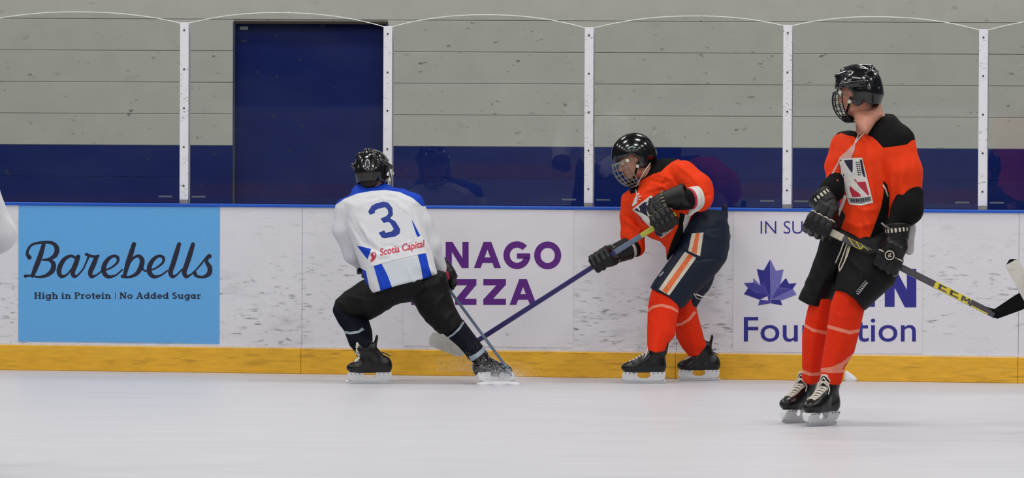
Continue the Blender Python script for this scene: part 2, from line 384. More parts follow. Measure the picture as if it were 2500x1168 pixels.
# advert 3
ad3 = sheet('advert_sheet', 1790, 2252, 516, 862, m_adwhite, label='white advert sheet with blue leaf and lettering')
m_nv = mat('royal_navy_ink', '#231f86', .5, var=.02); m_pw = mat('periwinkle_ink', '#6a69b4', .5, var=.02); m_md = mat('mid_violet_ink', '#3f3b98', .5, var=.02)
spelled(text_polys('IN SUPPORT OF', 1857, 571, 2165, 33, bold=-.008), m_nv, ad3)
spelled(text_polys('Foundation', 1816, 834, 2236, 64, bold=.004, capfrac=.74), m_nv, ad3)
spelled([[(2112, 656), (2136, 656), (2136, 750), (2112, 750)], [(2160, 656), (2184, 656), (2184, 750), (2160, 750)], [(2214, 657), (2237, 657), (2237, 751), (2214, 751)],
                            [(2160, 656), (2186, 656), (2237, 751), (2209, 751)]], m_nv, ad3)
lf = lambda p: (1780 + p[0] / 2.539, 500 + p[1] / 2.539)
C0 = (256, 600)
letters('leaf_emblem', [[(254, 340), (215, 408), (172, 400), (195, 500), (250, 560), (256, 600)], [(92, 555), (190, 590), (250, 560), (118, 518)],
                        [(345, 462), (355, 458), (370, 490), (418, 487), (395, 522), (300, 515)], [(258, 612), (330, 625), (318, 590), (260, 590)], [(256, 600), (262, 560), (240, 575), (246, 600)]], m_nv, ad3, fn=lf)
letters('leaf_emblem', [[(256, 340), (290, 410), (338, 402), (316, 500), (262, 585), (256, 590)], [(118, 518), (195, 500), (250, 560), (170, 545)], [(262, 590), (395, 522), (418, 558), (330, 592)],
                        [(150, 455), (195, 500), (210, 520), (150, 486)]], m_pw, ad3, fn=lf, d=AD - .0003)
letters('leaf_emblem', [[(92, 487), (150, 484), (195, 505), (252, 570), (120, 520)], [(180, 625), (190, 590), (256, 596), (256, 612)], [(262, 588), (300, 518), (395, 522)],
                        [(195, 500), (215, 480), (256, 580), (250, 590)]], m_md, ad3, fn=lf, d=AD - .0006)

# glass barrier: arched panes between white posts
barrier = empty('glass_barrier', bp(3.2, .06, BT), 'row of clear arched glass panes held by white posts above the boards', 'barrier')
m_post = mat('white_aluminium_post', '#e4e4ea', rough=.45, var=.02, scale=12)
marks(m_post, '#33333a', 30, 0.60, 0.68, stretch=(1.2, 1, 3.5), amount=.6, seed=2.7, detail=3)
m_screw = mat('dark_screw', '#26262a', .5)
def glass_mat():
    m = bpy.data.materials.new('scuffed_glass'); m.use_nodes = True; nt = m.node_tree; nt.nodes.clear()
    out = nt.nodes.new('ShaderNodeOutputMaterial'); tr = nt.nodes.new('ShaderNodeBsdfTransparent'); gl = nt.nodes.new('ShaderNodeBsdfGlossy')
    tr.inputs[0].default_value = (.97, .985, .98, 1); gl.inputs['Roughness'].default_value = 0.0
    fr = nt.nodes.new('ShaderNodeFresnel'); fr.inputs[0].default_value = 1.45
    mx = nt.nodes.new('ShaderNodeMixShader'); nt.links.new(fr.outputs[0], mx.inputs[0]); nt.links.new(tr.outputs[0], mx.inputs[1]); nt.links.new(gl.outputs[0], mx.inputs[2])
    tc = nt.nodes.new('ShaderNodeTexCoord'); mp = nt.nodes.new('ShaderNodeMapping'); mp.inputs['Scale'].default_value = (.8, .2, 1.9)
    nt.links.new(tc.outputs['Object'], mp.inputs[0])
    n = nt.nodes.new('ShaderNodeTexNoise'); n.inputs['Scale'].default_value = 17; n.inputs['Detail'].default_value = 3; nt.links.new(mp.outputs[0], n.inputs['Vector'])
    r = nt.nodes.new('ShaderNodeMapRange'); r.inputs[1].default_value = .675; r.inputs[2].default_value = .76; r.inputs[4].default_value = .45
    nt.links.new(n.outputs[0], r.inputs[0])
    df = nt.nodes.new('ShaderNodeBsdfDiffuse'); df.inputs[0].default_value = lin('#45453f')
    m2 = nt.nodes.new('ShaderNodeMixShader'); nt.links.new(r.outputs[0], m2.inputs[0]); nt.links.new(mx.outputs[0], m2.inputs[1]); nt.links.new(df.outputs[0], m2.inputs[2])
    # faint haze of fine wiping scratches
    d2 = nt.nodes.new('ShaderNodeBsdfDiffuse'); d2.inputs[0].default_value = (.8, .85, .9, 1)
    n4 = nt.nodes.new('ShaderNodeTexNoise'); n4.inputs['Scale'].default_value = 2.5; nt.links.new(mp.outputs[0], n4.inputs['Vector'])
    r4 = nt.nodes.new('ShaderNodeMapRange'); r4.inputs[1].default_value = .35; r4.inputs[2].default_value = .7; r4.inputs[3].default_value = .0; r4.inputs[4].default_value = .006
    nt.links.new(n4.outputs[0], r4.inputs[0])
    m3 = nt.nodes.new('ShaderNodeMixShader'); nt.links.new(r4.outputs[0], m3.inputs[0]); nt.links.new(m2.outputs[0], m3.inputs[1]); nt.links.new(d2.outputs[0], m3.inputs[2])
    nt.links.new(m3.outputs[0], out.inputs[0]); return m
m_glass = glass_mat()
m_gedge = mat('polished_glass_edge', '#e9efe8', .25)
GD = FACE + .055
post_px = [(-48, 50), (451, 55), (947.5, 64), (1438.5, 67), (1923, 61), (2400.5, 72), (2868, 78)]
def gs(px, py): return (onplane(px, py, B0 + BN * GD, BN) - B0).dot(BX)
PS = []
for i, (px, top) in enumerate(post_px):
    s = gs(px, 300); zt = onplane(px, top, B0 + BN * GD, BN).z; PS.append((s, zt)); hw = .0285
    po = bbox(MB(), s - hw, s + hw, GD - .022, GD - .008, BT + .03, zt).build('post', m_post, barrier); bevel(po, .003, 2)
    bbox(MB(), s - hw, s + hw, GD + .010, GD + .035, BT + .006, zt - .01).build('post_back', m_post, po)
    bbox(MB(), s - hw * .95, s + hw * .95, GD - .024, GD - .006, BT + .006, BT + .03).build('post_foot', mat('grey_post_foot', '#8d8a80', .5), po)
    n = 5
    for j in range(n):
        z = BT + .12 + (zt - .05 - BT - .12) * j / (n - 1); c = bp(s, GD - .0225, z)
        MB().tube([c, c - BN * .003], .006, 8).build('screw', m_screw, po)
tilts = [.40, .56, .80, .60, .55, .5]
yaws = [0, .05, -.05, -.01, .02, 0]
peaks = [30, 32, 37, 40, 42, 46]
for i in range(len(PS) - 1):
    (s0, z0), (s1, z1) = PS[i], PS[i + 1]; a, b = s0 + .012, s1 - .012; mid = (a + b) / 2
    pkx = (post_px[i][0] + post_px[i + 1][0]) / 2; zp = onplane(pkx, peaks[i], B0 + BN * GD, BN).z
    zl, zr = z0 - .01, z1 - .01
    N = 28; top = []
    for j in range(N + 1):
        t = j / N; base = zl + (zr - zl) * t; pk = zp - (zl + zr) / 2
        top.append((a + (b - a) * t, base + pk * (1 - abs(2 * t - 1) ** 2.2)))
    pts = [(a, BT + .012)] + [(b, BT + .012)] + top[::-1]
    th = .008; n = len(pts)
    zc = BT + .02; tt = math.radians(tilts[i]); yy = math.radians(yaws[i])
    def gp(s, z, d):     # the pane leans a little in its gasket, each one differently
        return bp(s, GD + d - (z - zc - .55) * math.tan(tt) * 1.0 + (s - mid) * math.tan(yy), z)
    V = [gp(s, z, -th / 2) for s, z in pts] + [gp(s, z, th / 2) for s, z in pts]
    Fc = [tuple(range(n)), tuple(range(n, 2 * n))[::-1]]
    side = [(k, k + n, (k + 1) % n + n, (k + 1) % n) for k in range(n) if not (2 <= k < n - 1)]
    g = obj('glass_pane', V, Fc + side, m_glass, barrier)
    e = MB()
    for k in range(2, n - 1):
        q = [gp(pts[k][0], pts[k][1], -th / 2), gp(pts[k + 1][0], pts[k + 1][1], -th / 2), gp(pts[k + 1][0], pts[k + 1][1], th / 2), gp(pts[k][0], pts[k][1], th / 2)]
        e.add(q + [v + Vector((0, 0, .005)) for v in q], [(0, 1, 2, 3), (7, 6, 5, 4), (0, 4, 5, 1), (1, 5, 6, 2), (2, 6, 7, 3), (3, 7, 4, 0)])
    e.build('polished_edge', m_gedge, g)
    for sc in (a + .075, b - .12):
        bbox(MB(), sc - .045, sc + .045, GD + .02, GD + .028, BT + .045, BT + .056).build('glass_clip', mat('pale_glass_clip', '#8f97a6', .4), g)

# the other side of the rink (seen only in the glass): boards, dark stands
opp = empty('opposite_boards', (0, 6.5, 0), 'white boards with yellow kick plate on the near side of the rink', 'barrier')
def opb(mb, s0, s1, d0, d1, z0, z1): return bbox(mb, s0, s1, d0, d1, z0, z1)
OD = -30.0
bbox(MB(), -16, 24, OD - .05, OD, .17, BT).build('board_panel', mat('plain_white_board', '#b4b6be', .5), opp)
bbox(MB(), -16, 24, OD - .05, OD + .03, 0, .17).build('kick_plate', m_kick, opp)
bbox(MB(), -16, 24, OD - .1, OD + .02, BT, BT + .03).build('cap_rail', m_rail, opp)
obj('wall_front', [bp(-20, -42, -.25), bp(28, -42, -.25), bp(28, -42, 7), bp(-20, -42, 7)], [(0, 1, 2, 3)], mat('dark_stands', '#17181c', .9), kind='structure')
# ================================================================== SURFACES FROM DISTANCE FIELDS
def A3(v): return np.array(v, dtype=np.float32)
class Field:
    """solids blended smoothly on a grid, then turned into one closed quad mesh"""
    def __init__(s, h=.006): s.h = h; s.p = []; s.folds = []
    def _add(s, fn, lo, hi, k, op='u'): s.p.append((fn, np.minimum(lo, hi), np.maximum(lo, hi), k, op)); return s
    def cap(s, a, b, ra, rb, k=.02, op='u', sq=None):
        a, b = A3(a), A3(b); ba = b - a; L = float(ba @ ba) + 1e-9; m = max(ra, rb)
        if sq is not None: n = A3(sq[0]); n = n / np.linalg.norm(n); q = 1 / sq[1] - 1
        def fn(P):
            d = P - a
            t = np.clip(d @ ba / L, 0, 1)
            e = d - t[..., None] * ba
            if sq is not None: e = e + (e @ n)[..., None] * (n * q)
            return np.sqrt((e * e).sum(-1)) - (ra + (rb - ra) * t)
        e = m * (max(1, sq[1]) if sq is not None else 1)
        return s._add(fn, np.minimum(a, b) - e, np.maximum(a, b) + e, k, op)
    def chain(s, pts, rs, k=.02, sq=None, op='u'):
        for i in range(len(pts) - 1): s.cap(pts[i], pts[i + 1], rs[i], rs[i + 1], k, op, sq)
        return s
    def ell(s, c, ax, r, k=.02, op='u'):
        c = A3(c); R = A3([list(v) for v in ax]); r = A3(r); m = float(r.max())
        def fn(P):
            q = (P - c) @ R.T; k0 = np.sqrt(((q / r) ** 2).sum(-1)) + 1e-6; k1 = np.sqrt(((q / (r * r)) ** 2).sum(-1)) + 1e-6
            return k0 * (k0 - 1) / k1
        return s._add(fn, c - m, c + m, k, op)
    def box(s, c, ax, r, rnd=.006, k=.01, op='u'):
        c = A3(c); R = A3([list(v) for v in ax]); r = A3(r) - rnd; m = float(np.linalg.norm(r)) + rnd
        def fn(P):
            q = np.abs((P - c) @ R.T) - r
            return np.sqrt((np.maximum(q, 0) ** 2).sum(-1)) + np.minimum(q.max(-1), 0) - rnd
        return s._add(fn, c - m, c + m, k, op)
    def half(s, c, n, k=.004):           # keep the side opposite to n
        c, n = A3(c), A3(n); n = n / np.linalg.norm(n)
        return s._add(lambda P: (P - c) @ n, A3((-1e3,) * 3), A3((1e3,) * 3), k, 'i')
    def puff(s, poly, plane, T, Th, k=.02, op='u', open=()):
        """rounded solid over an outline: edges turn with radius T, thickness 2*Th, mid-surface through three points"""
        pts = np.array(poly, np.float64); M = np.array([[u, v, 1] for u, v, w in plane], float); co = np.linalg.solve(M, np.array([w for _, _, w in plane], float))
        mids = np.array([((poly[i][0] + poly[(i + 1) % len(poly)][0]) / 2, (poly[i][1] + poly[(i + 1) % len(poly)][1]) / 2) for i in range(len(poly))])
        opn = {int(np.argmin(((mids - np.array(q)) ** 2).sum(1))) for q in open}
        cen = pts.mean(0); Yc = float(co @ np.array([cen[0], cen[1], 1])); S = F / Yc
        W = [Q(u, v, float(co @ np.array([u, v, 1]))) for u, v in poly]; W = np.array([tuple(x) for x in W])
        lo = W.min(0) - .01; hi = W.max(0) + .01; lo[1] -= Th; hi[1] += Th
        def fn(P):
            sh = P.shape[:-1]; Pf = P.reshape(-1, 3).astype(np.float64); u, v = proj(Pf)
            d2 = np.full(u.shape, 1e18); da = d2.copy(); ins = np.zeros(u.shape, bool)
            for i in range(len(pts)):
                x0, y0 = pts[i]; x1, y1 = pts[(i + 1) % len(pts)]; ex, ey = x1 - x0, y1 - y0
                t = np.clip(((u - x0) * ex + (v - y0) * ey) / (ex * ex + ey * ey), 0, 1)
                dd = (u - x0 - t * ex) ** 2 + (v - y0 - t * ey) ** 2; da = np.minimum(da, dd)
                if i not in opn: d2 = np.minimum(d2, dd)
                c = (y0 > v) != (y1 > v)
                if ey != 0: ins ^= c & (u < ex * (v - y0) / ey + x0)
            d = np.sqrt(d2) / S; d = -d if opn else np.where(ins, -d, d); al = np.sqrt(da) / S; al = np.where(ins, -al, al)
            dy = (Pf[:, 1] - (co[0] * u + co[1] * v + co[2])) * T / Th
            f = np.hypot(np.maximum(T + d, 0), dy) - T
            if opn: f = np.maximum(f, al)
            return f.reshape(sh).astype(np.float32)
        return s._add(fn, A3(lo), A3(hi), k, op)
    def fold(s, pts, Y, amp=.006, w=.012):
        s.folds.append((np.array(pts, float), amp, w, Y)); return s
    def mesh(s, blur=1, pad=.02, wr=None):
        h = s.h; us = [q for q in s.p if q[4] == 'u']
        lo = np.min([q[1] for q in us], 0) - pad; hi = np.max([q[2] for q in us], 0) + pad
        n = np.ceil((hi - lo) / h).astype(int) + 1
        G = np.full(n, .5, np.float32); ax = [lo[i] + h * np.arange(n[i], dtype=np.float32) for i in range(3)]
        for fn, a, b, k, op in s.p:
            mrg = k + 3 * h
            i0 = np.clip(np.floor((a - mrg - lo) / h), 0, n).astype(int); i1 = np.clip(np.ceil((b + mrg - lo) / h) + 1, 0, n).astype(int)
            if (i1 <= i0).any(): continue
            sl = tuple(slice(x, y) for x, y in zip(i0, i1))
            P = np.stack(np.meshgrid(*[ax[i][sl[i]] for i in range(3)], indexing='ij'), -1)
            d = fn(P); g = G[sl]
            if op == 'u': hh = np.maximum(k - np.abs(g - d), 0) / k; G[sl] = np.minimum(g, d) - hh * hh * k / 4
            elif op == 's': hh = np.maximum(k - np.abs(g + d), 0) / k; G[sl] = np.maximum(g, -d) + hh * hh * k / 4
            else: hh = np.maximum(k - np.abs(g - d), 0) / k; G[sl] = np.maximum(g, d) + hh * hh * k / 4
        for _ in range(blur):
            for a in range(3):
                B = G.copy(); sl0 = [slice(None)] * 3; sl1 = [slice(None)] * 3; sm = [slice(None)] * 3
                sl0[a] = slice(0, -2); sl1[a] = slice(2, None); sm[a] = slice(1, -1)
                B[tuple(sm)] = G[tuple(sm)] * .5 + .25 * (G[tuple(sl0)] + G[tuple(sl1)]); G = B
        if s.folds or wr:
            near = np.abs(G) < .04; I = np.argwhere(near); P = lo + I * h
            u, v = proj(P); add = np.zeros(len(P))
            for pts, amp, w, Y in s.folds:
                S = F / Y; d2 = np.full(len(P), 1e9); fr = np.zeros(len(P))
                for i in range(len(pts) - 1):
                    x0, y0 = pts[i]; ex, ey = pts[i + 1] - pts[i]
                    t = np.clip(((u - x0) * ex + (v - y0) * ey) / (ex * ex + ey * ey), 0, 1)
                    dd = ((u - x0 - t * ex) ** 2 + (v - y0 - t * ey) ** 2) / S / S
                    fr = np.where(dd < d2, (i + t) / (len(pts) - 1), fr); d2 = np.minimum(d2, dd)
                add += amp * np.exp(-d2 / (w * w)) * np.clip(4 * fr * (1 - fr) + .25, 0, 1)
            if wr:
                amp, sc, di = wr; di = np.array(di, float)
                ph = P * sc
                q = ph @ di
                add += amp * (np.sin(q[:] * 1.0 + 1.7 * np.sin(ph[:, 0] * .7 + ph[:, 2] * .45) + 1.1 * np.sin(ph[:, 2] * 1.1 + ph[:, 1])) * (.55 + .45 * np.sin(ph[:, 0] * .33 + 1.3 * ph[:, 2] * .41 + 1)))
            G[near] -= add.astype(np.float32)
        return nets(G, lo, h)

def nets(G, lo, h):
    S = G < 0; n = np.array(G.shape)
    c = np.zeros(n - 1, np.int8)
    for dx in (0, 1):
        for dy in (0, 1):
            for dz in (0, 1): c += S[dx:n[0] - 1 + dx, dy:n[1] - 1 + dy, dz:n[2] - 1 + dz]
    I = np.argwhere((c > 0) & (c < 8)); ids = np.full(n - 1, -1, np.int64); ids[tuple(I.T)] = np.arange(len(I))
    acc = np.zeros((len(I), 3)); cnt = np.zeros(len(I))
    cor = [(a, b, d) for a in (0, 1) for b in (0, 1) for d in (0, 1)]
    val = {q: G[I[:, 0] + q[0], I[:, 1] + q[1], I[:, 2] + q[2]] for q in cor}
    for p in cor:
        for a in range(3):
            if p[a]: continue
            q = list(p); q[a] = 1; q = tuple(q); v0, v1 = val[p], val[q]; m = (v0 < 0) != (v1 < 0)
            t = np.where(m, v0 / np.where(v0 - v1 == 0, 1, v0 - v1), 0)
            pt = np.array(p, float)[None, :].repeat(len(I), 0); pt[:, a] = t
            acc += pt * m[:, None]; cnt += m
    V = lo + (I + acc / cnt[:, None]) * h
    Fs = []
    for a in range(3):
        b, d = (a + 1) % 3, (a + 2) % 3
        s0 = [slice(None)] * 3; s1 = [slice(None)] * 3; s0[a] = slice(0, -1); s1[a] = slice(1, None)
        A, B = S[tuple(s0)], S[tuple(s1)]
        for flip, m in ((False, A & ~B), (True, ~A & B)):
            E = np.argwhere(m); E = E[(E[:, b] > 0) & (E[:, d] > 0) & (E[:, b] < n[b] - 1) & (E[:, d] < n[d] - 1)]
            def cell(db, dd):
                q = E.copy(); q[:, b] += db; q[:, d] += dd; return ids[q[:, 0], q[:, 1], q[:, 2]]
            qd = np.stack([cell(-1, -1), cell(0, -1), cell(0, 0), cell(-1, 0)], 1)
            if flip: qd = qd[:, ::-1]
            Fs.append(qd)
    return V, np.concatenate(Fs)

def solid(name, fld, m, parent=None, blur=1, wr=None, **t):
    V, Fq = fld.mesh(blur=blur, wr=wr)
    me = bpy.data.meshes.new(name); me.vertices.add(len(V)); me.vertices.foreach_set('co', V.astype(np.float32).ravel())
    me.loops.add(Fq.size); me.loops.foreach_set('vertex_index', Fq.ravel().astype(np.int32))
    me.polygons.add(len(Fq)); me.polygons.foreach_set('loop_start', np.arange(0, Fq.size, 4, dtype=np.int32))
    me.polygons.foreach_set('use_smooth', np.ones(len(Fq), bool))
    me.update(calc_edges=True); me.validate(); me.materials.append(m)
    o = bpy.data.objects.new(name, me); COL.objects.link(o)
    if parent: o.parent = parent; bpy_pin(o, parent)
    for k, v in t.items(): o[k] = v
    return o

def inpoly(poly, u, v):
    ins = np.zeros(u.shape, bool)
    for i in range(len(poly)):
        x0, y0 = poly[i]; x1, y1 = poly[(i + 1) % len(poly)]
        if y0 == y1: continue
        ins ^= ((y0 > v) != (y1 > v)) & (u < (x1 - x0) * (v - y0) / (y1 - y0) + x0)
    return ins
def dye(o, poly, m, side=None, ylim=None):
    """give the cloth inside an outline another dye: the mesh is cut cleanly along it. side: 'f' only cloth facing the camera side, 'b' only the other"""
    me = o.data
    if m.name not in [x.name for x in me.materials]: me.materials.append(m)
    mi = [x.name for x in me.materials].index(m.name)
    b = bmesh.new(); b.from_mesh(me); b.faces.ensure_lookup_table()
    C = np.array([tuple(f.calc_center_median()) for f in b.faces]); u, v = proj(C)
    near = np.zeros(len(u), bool); n = len(poly)
    for i in range(n):
        x0, y0 = poly[i]; x1, y1 = poly[(i + 1) % n]; ex, ey = x1 - x0, y1 - y0
        t = np.clip(((u - x0) * ex + (v - y0) * ey) / (ex * ex + ey * ey + 1e-9), 0, 1)
        near |= np.hypot(u - x0 - t * ex, v - y0 - t * ey) < 6
    cur = [b.faces[i] for i in np.nonzero(near)[0]]
    for i in range(n):
        if not cur: break
        (x0, y0), (x1, y1) = poly[i], poly[(i + 1) % n]
        nn = ray(x0, y0).cross(ray(x1, y1))
        if nn.length < 1e-9: continue
        cur = [f for f in cur if f.is_valid]
        cc = np.array([tuple(f.calc_center_median()) for f in cur]); cu, cv = proj(cc)
        sel = (cu > min(x0, x1) - 6) & (cu < max(x0, x1) + 6) & (cv > min(y0, y1) - 6) & (cv < max(y0, y1) + 6)
        fs = [f for f, q in zip(cur, sel) if q]
        if not fs: continue
        ge = set(fs)
        for f in fs: ge.update(f.edges); ge.update(f.verts)
        r = bmesh.ops.bisect_plane(b, geom=list(ge), dist=1e-6, plane_co=CAM, plane_no=nn.normalized())
        cur = [f for f, q in zip(cur, sel) if not q] + [f for f in r['geom'] if isinstance(f, bmesh.types.BMFace)]
    b.faces.ensure_lookup_table(); b.normal_update()
    C = np.array([tuple(f.calc_center_median()) for f in b.faces]); u, v = proj(C); ins = inpoly(poly, u, v)
    Nn = np.array([tuple(f.normal) for f in b.faces]); fac = ((_ca - C) * Nn).sum(1) > 0
    if side == 'f': ins &= fac
    if side == 'b': ins &= ~fac
    if ylim is not None: ins &= (C[:, 1] > ylim[0]) & (C[:, 1] < ylim[1])
    for i in np.nonzero(ins)[0]: b.faces[i].material_index = mi
    b.to_mesh(me); b.free()
    me.polygons.foreach_set('use_smooth', np.ones(len(me.polygons), bool)); me.update()

def bvh(o): return BVHTree.FromPolygons([v.co for v in o.data.vertices], [tuple(p.vertices) for p in o.data.polygons])
def drape(name, polys, m, tree, parent, off=.0015, maxe=5.0, fn=None, fallback=None):
    """thin sewn-on print: pieces cut small and laid on the cloth surface"""
    fn = fn or (lambda p: p); b = bmesh.new()
    for p in polys:
        vs = [b.verts.new((*fn(x), 0)) for x in p]
        try: b.faces.new(vs)
        except ValueError: pass
    bmesh.ops.triangulate(b, faces=b.faces)
    for _ in range(6):
        E = [e for e in b.edges if e.calc_length() > maxe]
        if not E: break
        bmesh.ops.subdivide_edges(b, edges=E, cuts=1, use_grid_fill=True); bmesh.ops.triangulate(b, faces=b.faces)
    lastd = fallback; V = []; ok = []
    for q in b.verts:
        d = ray(q.co.x, q.co.y).normalized(); hit = tree.ray_cast(CAM, d)
        if hit[0] is None: V.append(None)
        else: V.append((hit[0] - CAM).length)
    ds = [x for x in V if x]; med = sorted(ds)[len(ds) // 2] if ds else (fallback or 15)
    out = []
    for q, x in zip(b.verts, V):
        d = ray(q.co.x, q.co.y).normalized(); out.append(CAM + d * ((x or med) - off))
    b.verts.index_update(); Fc = []
    for f in b.faces:
        i = [v.index for v in f.verts]
        a, c, e = (out[j] for j in i[:3])
        if (c - a).cross(e - a).dot(CAM - a) < 0: i = i[::-1]
        Fc.append(i)
    b.free()
    return obj(name, out, Fc, m, parent, True)

# ================================================================== EQUIPMENT
m_black = mat('matte_black_cloth', '#08080a', .85, spec=.2, bump=.3, bscale=120)
m_gloss = mat('glossy_black_shell', '#050507', .17, var=.0, spec=.6, coat=.25)
m_leather = mat('black_glove_leather', '#0a0a0d', .42, bump=.3, bscale=150, spec=.38)
m_cream = mat('cream_cloth', '#cfc8b4', .8); m_wht = mat('white_cloth', '#d8dade', .8, bump=.25, bscale=90)
m_skin = mat('skin', '#b9806a', .55, var=.05, scale=30, spec=.4); m_hair = mat('dark_brown_hair', '#2a1c14', .8)
m_steel = mat('steel', '#c9ccd0', .22, metal=.9); m_plastic = mat('white_plastic_holder', '#dfe0e2', .4, var=.04)
m_boot = mat('black_boot', '#08080b', .3, bump=.15, bscale=70, spec=.45); m_lace = mat('pale_lace', '#d6d0c4', .8)
m_cage = mat('cage_wire', '#5c5f62', .35, metal=.6); m_snap = mat('clear_snap_disc', '#c4c6bb', .35); m_loop = mat('clear_ear_loop', '#6d6a60', .35)
m_eyew = mat('eye_white', '#d8d4cc', .3); m_iris = mat('dark_iris', '#2a1a12', .3)
m_lip = mat('lips', '#8f5348', .5)

def frame(f, u):
    f = Vector(f).normalized(); u = Vector(u); u = (u - f * u.dot(f)).normalized(); r = f.cross(u)
    return r, f, u          # r is the wearer's right
def head_prims(B, c, r, f, u, s=1.0):
    c = Vector(c); q = lambda x, y, z: c + (r * x + f * y + u * z) * s
    ax = (r, f, u)
    B.ell(q(0, -.012, .035), ax, (.074 * s, .094 * s, .085 * s), .02)
    B.ell(q(0, .022, -.035), ax, (.060 * s, .066 * s, .080 * s), .03)
    B.cap(q(0, .055, -.098), q(0, .066, -.094), .022 * s, .018 * s, .02)      # chin
    B.cap(q(-.045, .02, -.075), q(.045, .02, -.075), .022 * s, .022 * s, .03) # jaw
    B.cap(q(0, .086, .012), q(0, .106, -.028), .009 * s, .013 * s, .010)      # nose
    B.cap(q(-.010, .094, -.033), q(.010, .094, -.033), .008 * s, .008 * s, .006)
    B.cap(q(-.04, .076, .026), q(.04, .076, .026), .011 * s, .011 * s, .014)  # brow
    for x in (-1, 1):
        B.ell(q(x * .031, .096, .006), ax, (.014 * s, .014 * s, .010 * s), .008, 's')
        B.ell(q(x * .078, -.006, -.004), ax, (.010 * s, .020 * s, .032 * s), .006)
        B.ell(q(x * .046, .06, -.025), ax, (.02 * s, .02 * s, .022 * s), .02)
    B.cap(q(-.020, .084, -.060), q(.020, .084, -.060), .008 * s, .008 * s, .006)
    B.cap(q(-.017, .082, -.074), q(.017, .082, -.074), .008 * s, .008 * s, .006)
def face_parts(P, c, r, f, u, s=1.0):
    q = lambda x, y, z: Vector(c) + (r * x + f * y + u * z) * s
    for x in (-1, 1):
        e = Field(.0025).ell(q(x * .031, .080, .006), (r, f, u), (.0125 * s,) * 3, .002); eo = solid('eye', e, m_eyew, P)
        solid('iris', Field(.0018).ell(q(x * .031, .0905, .006), (r, f, u), (.006 * s, .003 * s, .006 * s), .002), m_iris, eo)
        MB().tube([q(x * .015, .098, .027), q(x * .03, .101, .032), q(x * .05, .088, .027)], [.003, .0045, .002], 6).build('eyebrow', m_hair, P, True)
    MB().tube([q(-.024, .080, -.067), q(-.008, .094, -.066), q(.008, .094, -.066), q(.024, .080, -.067)], [.003, .006, .006, .003], 8).build('lips', m_lip, P, True)
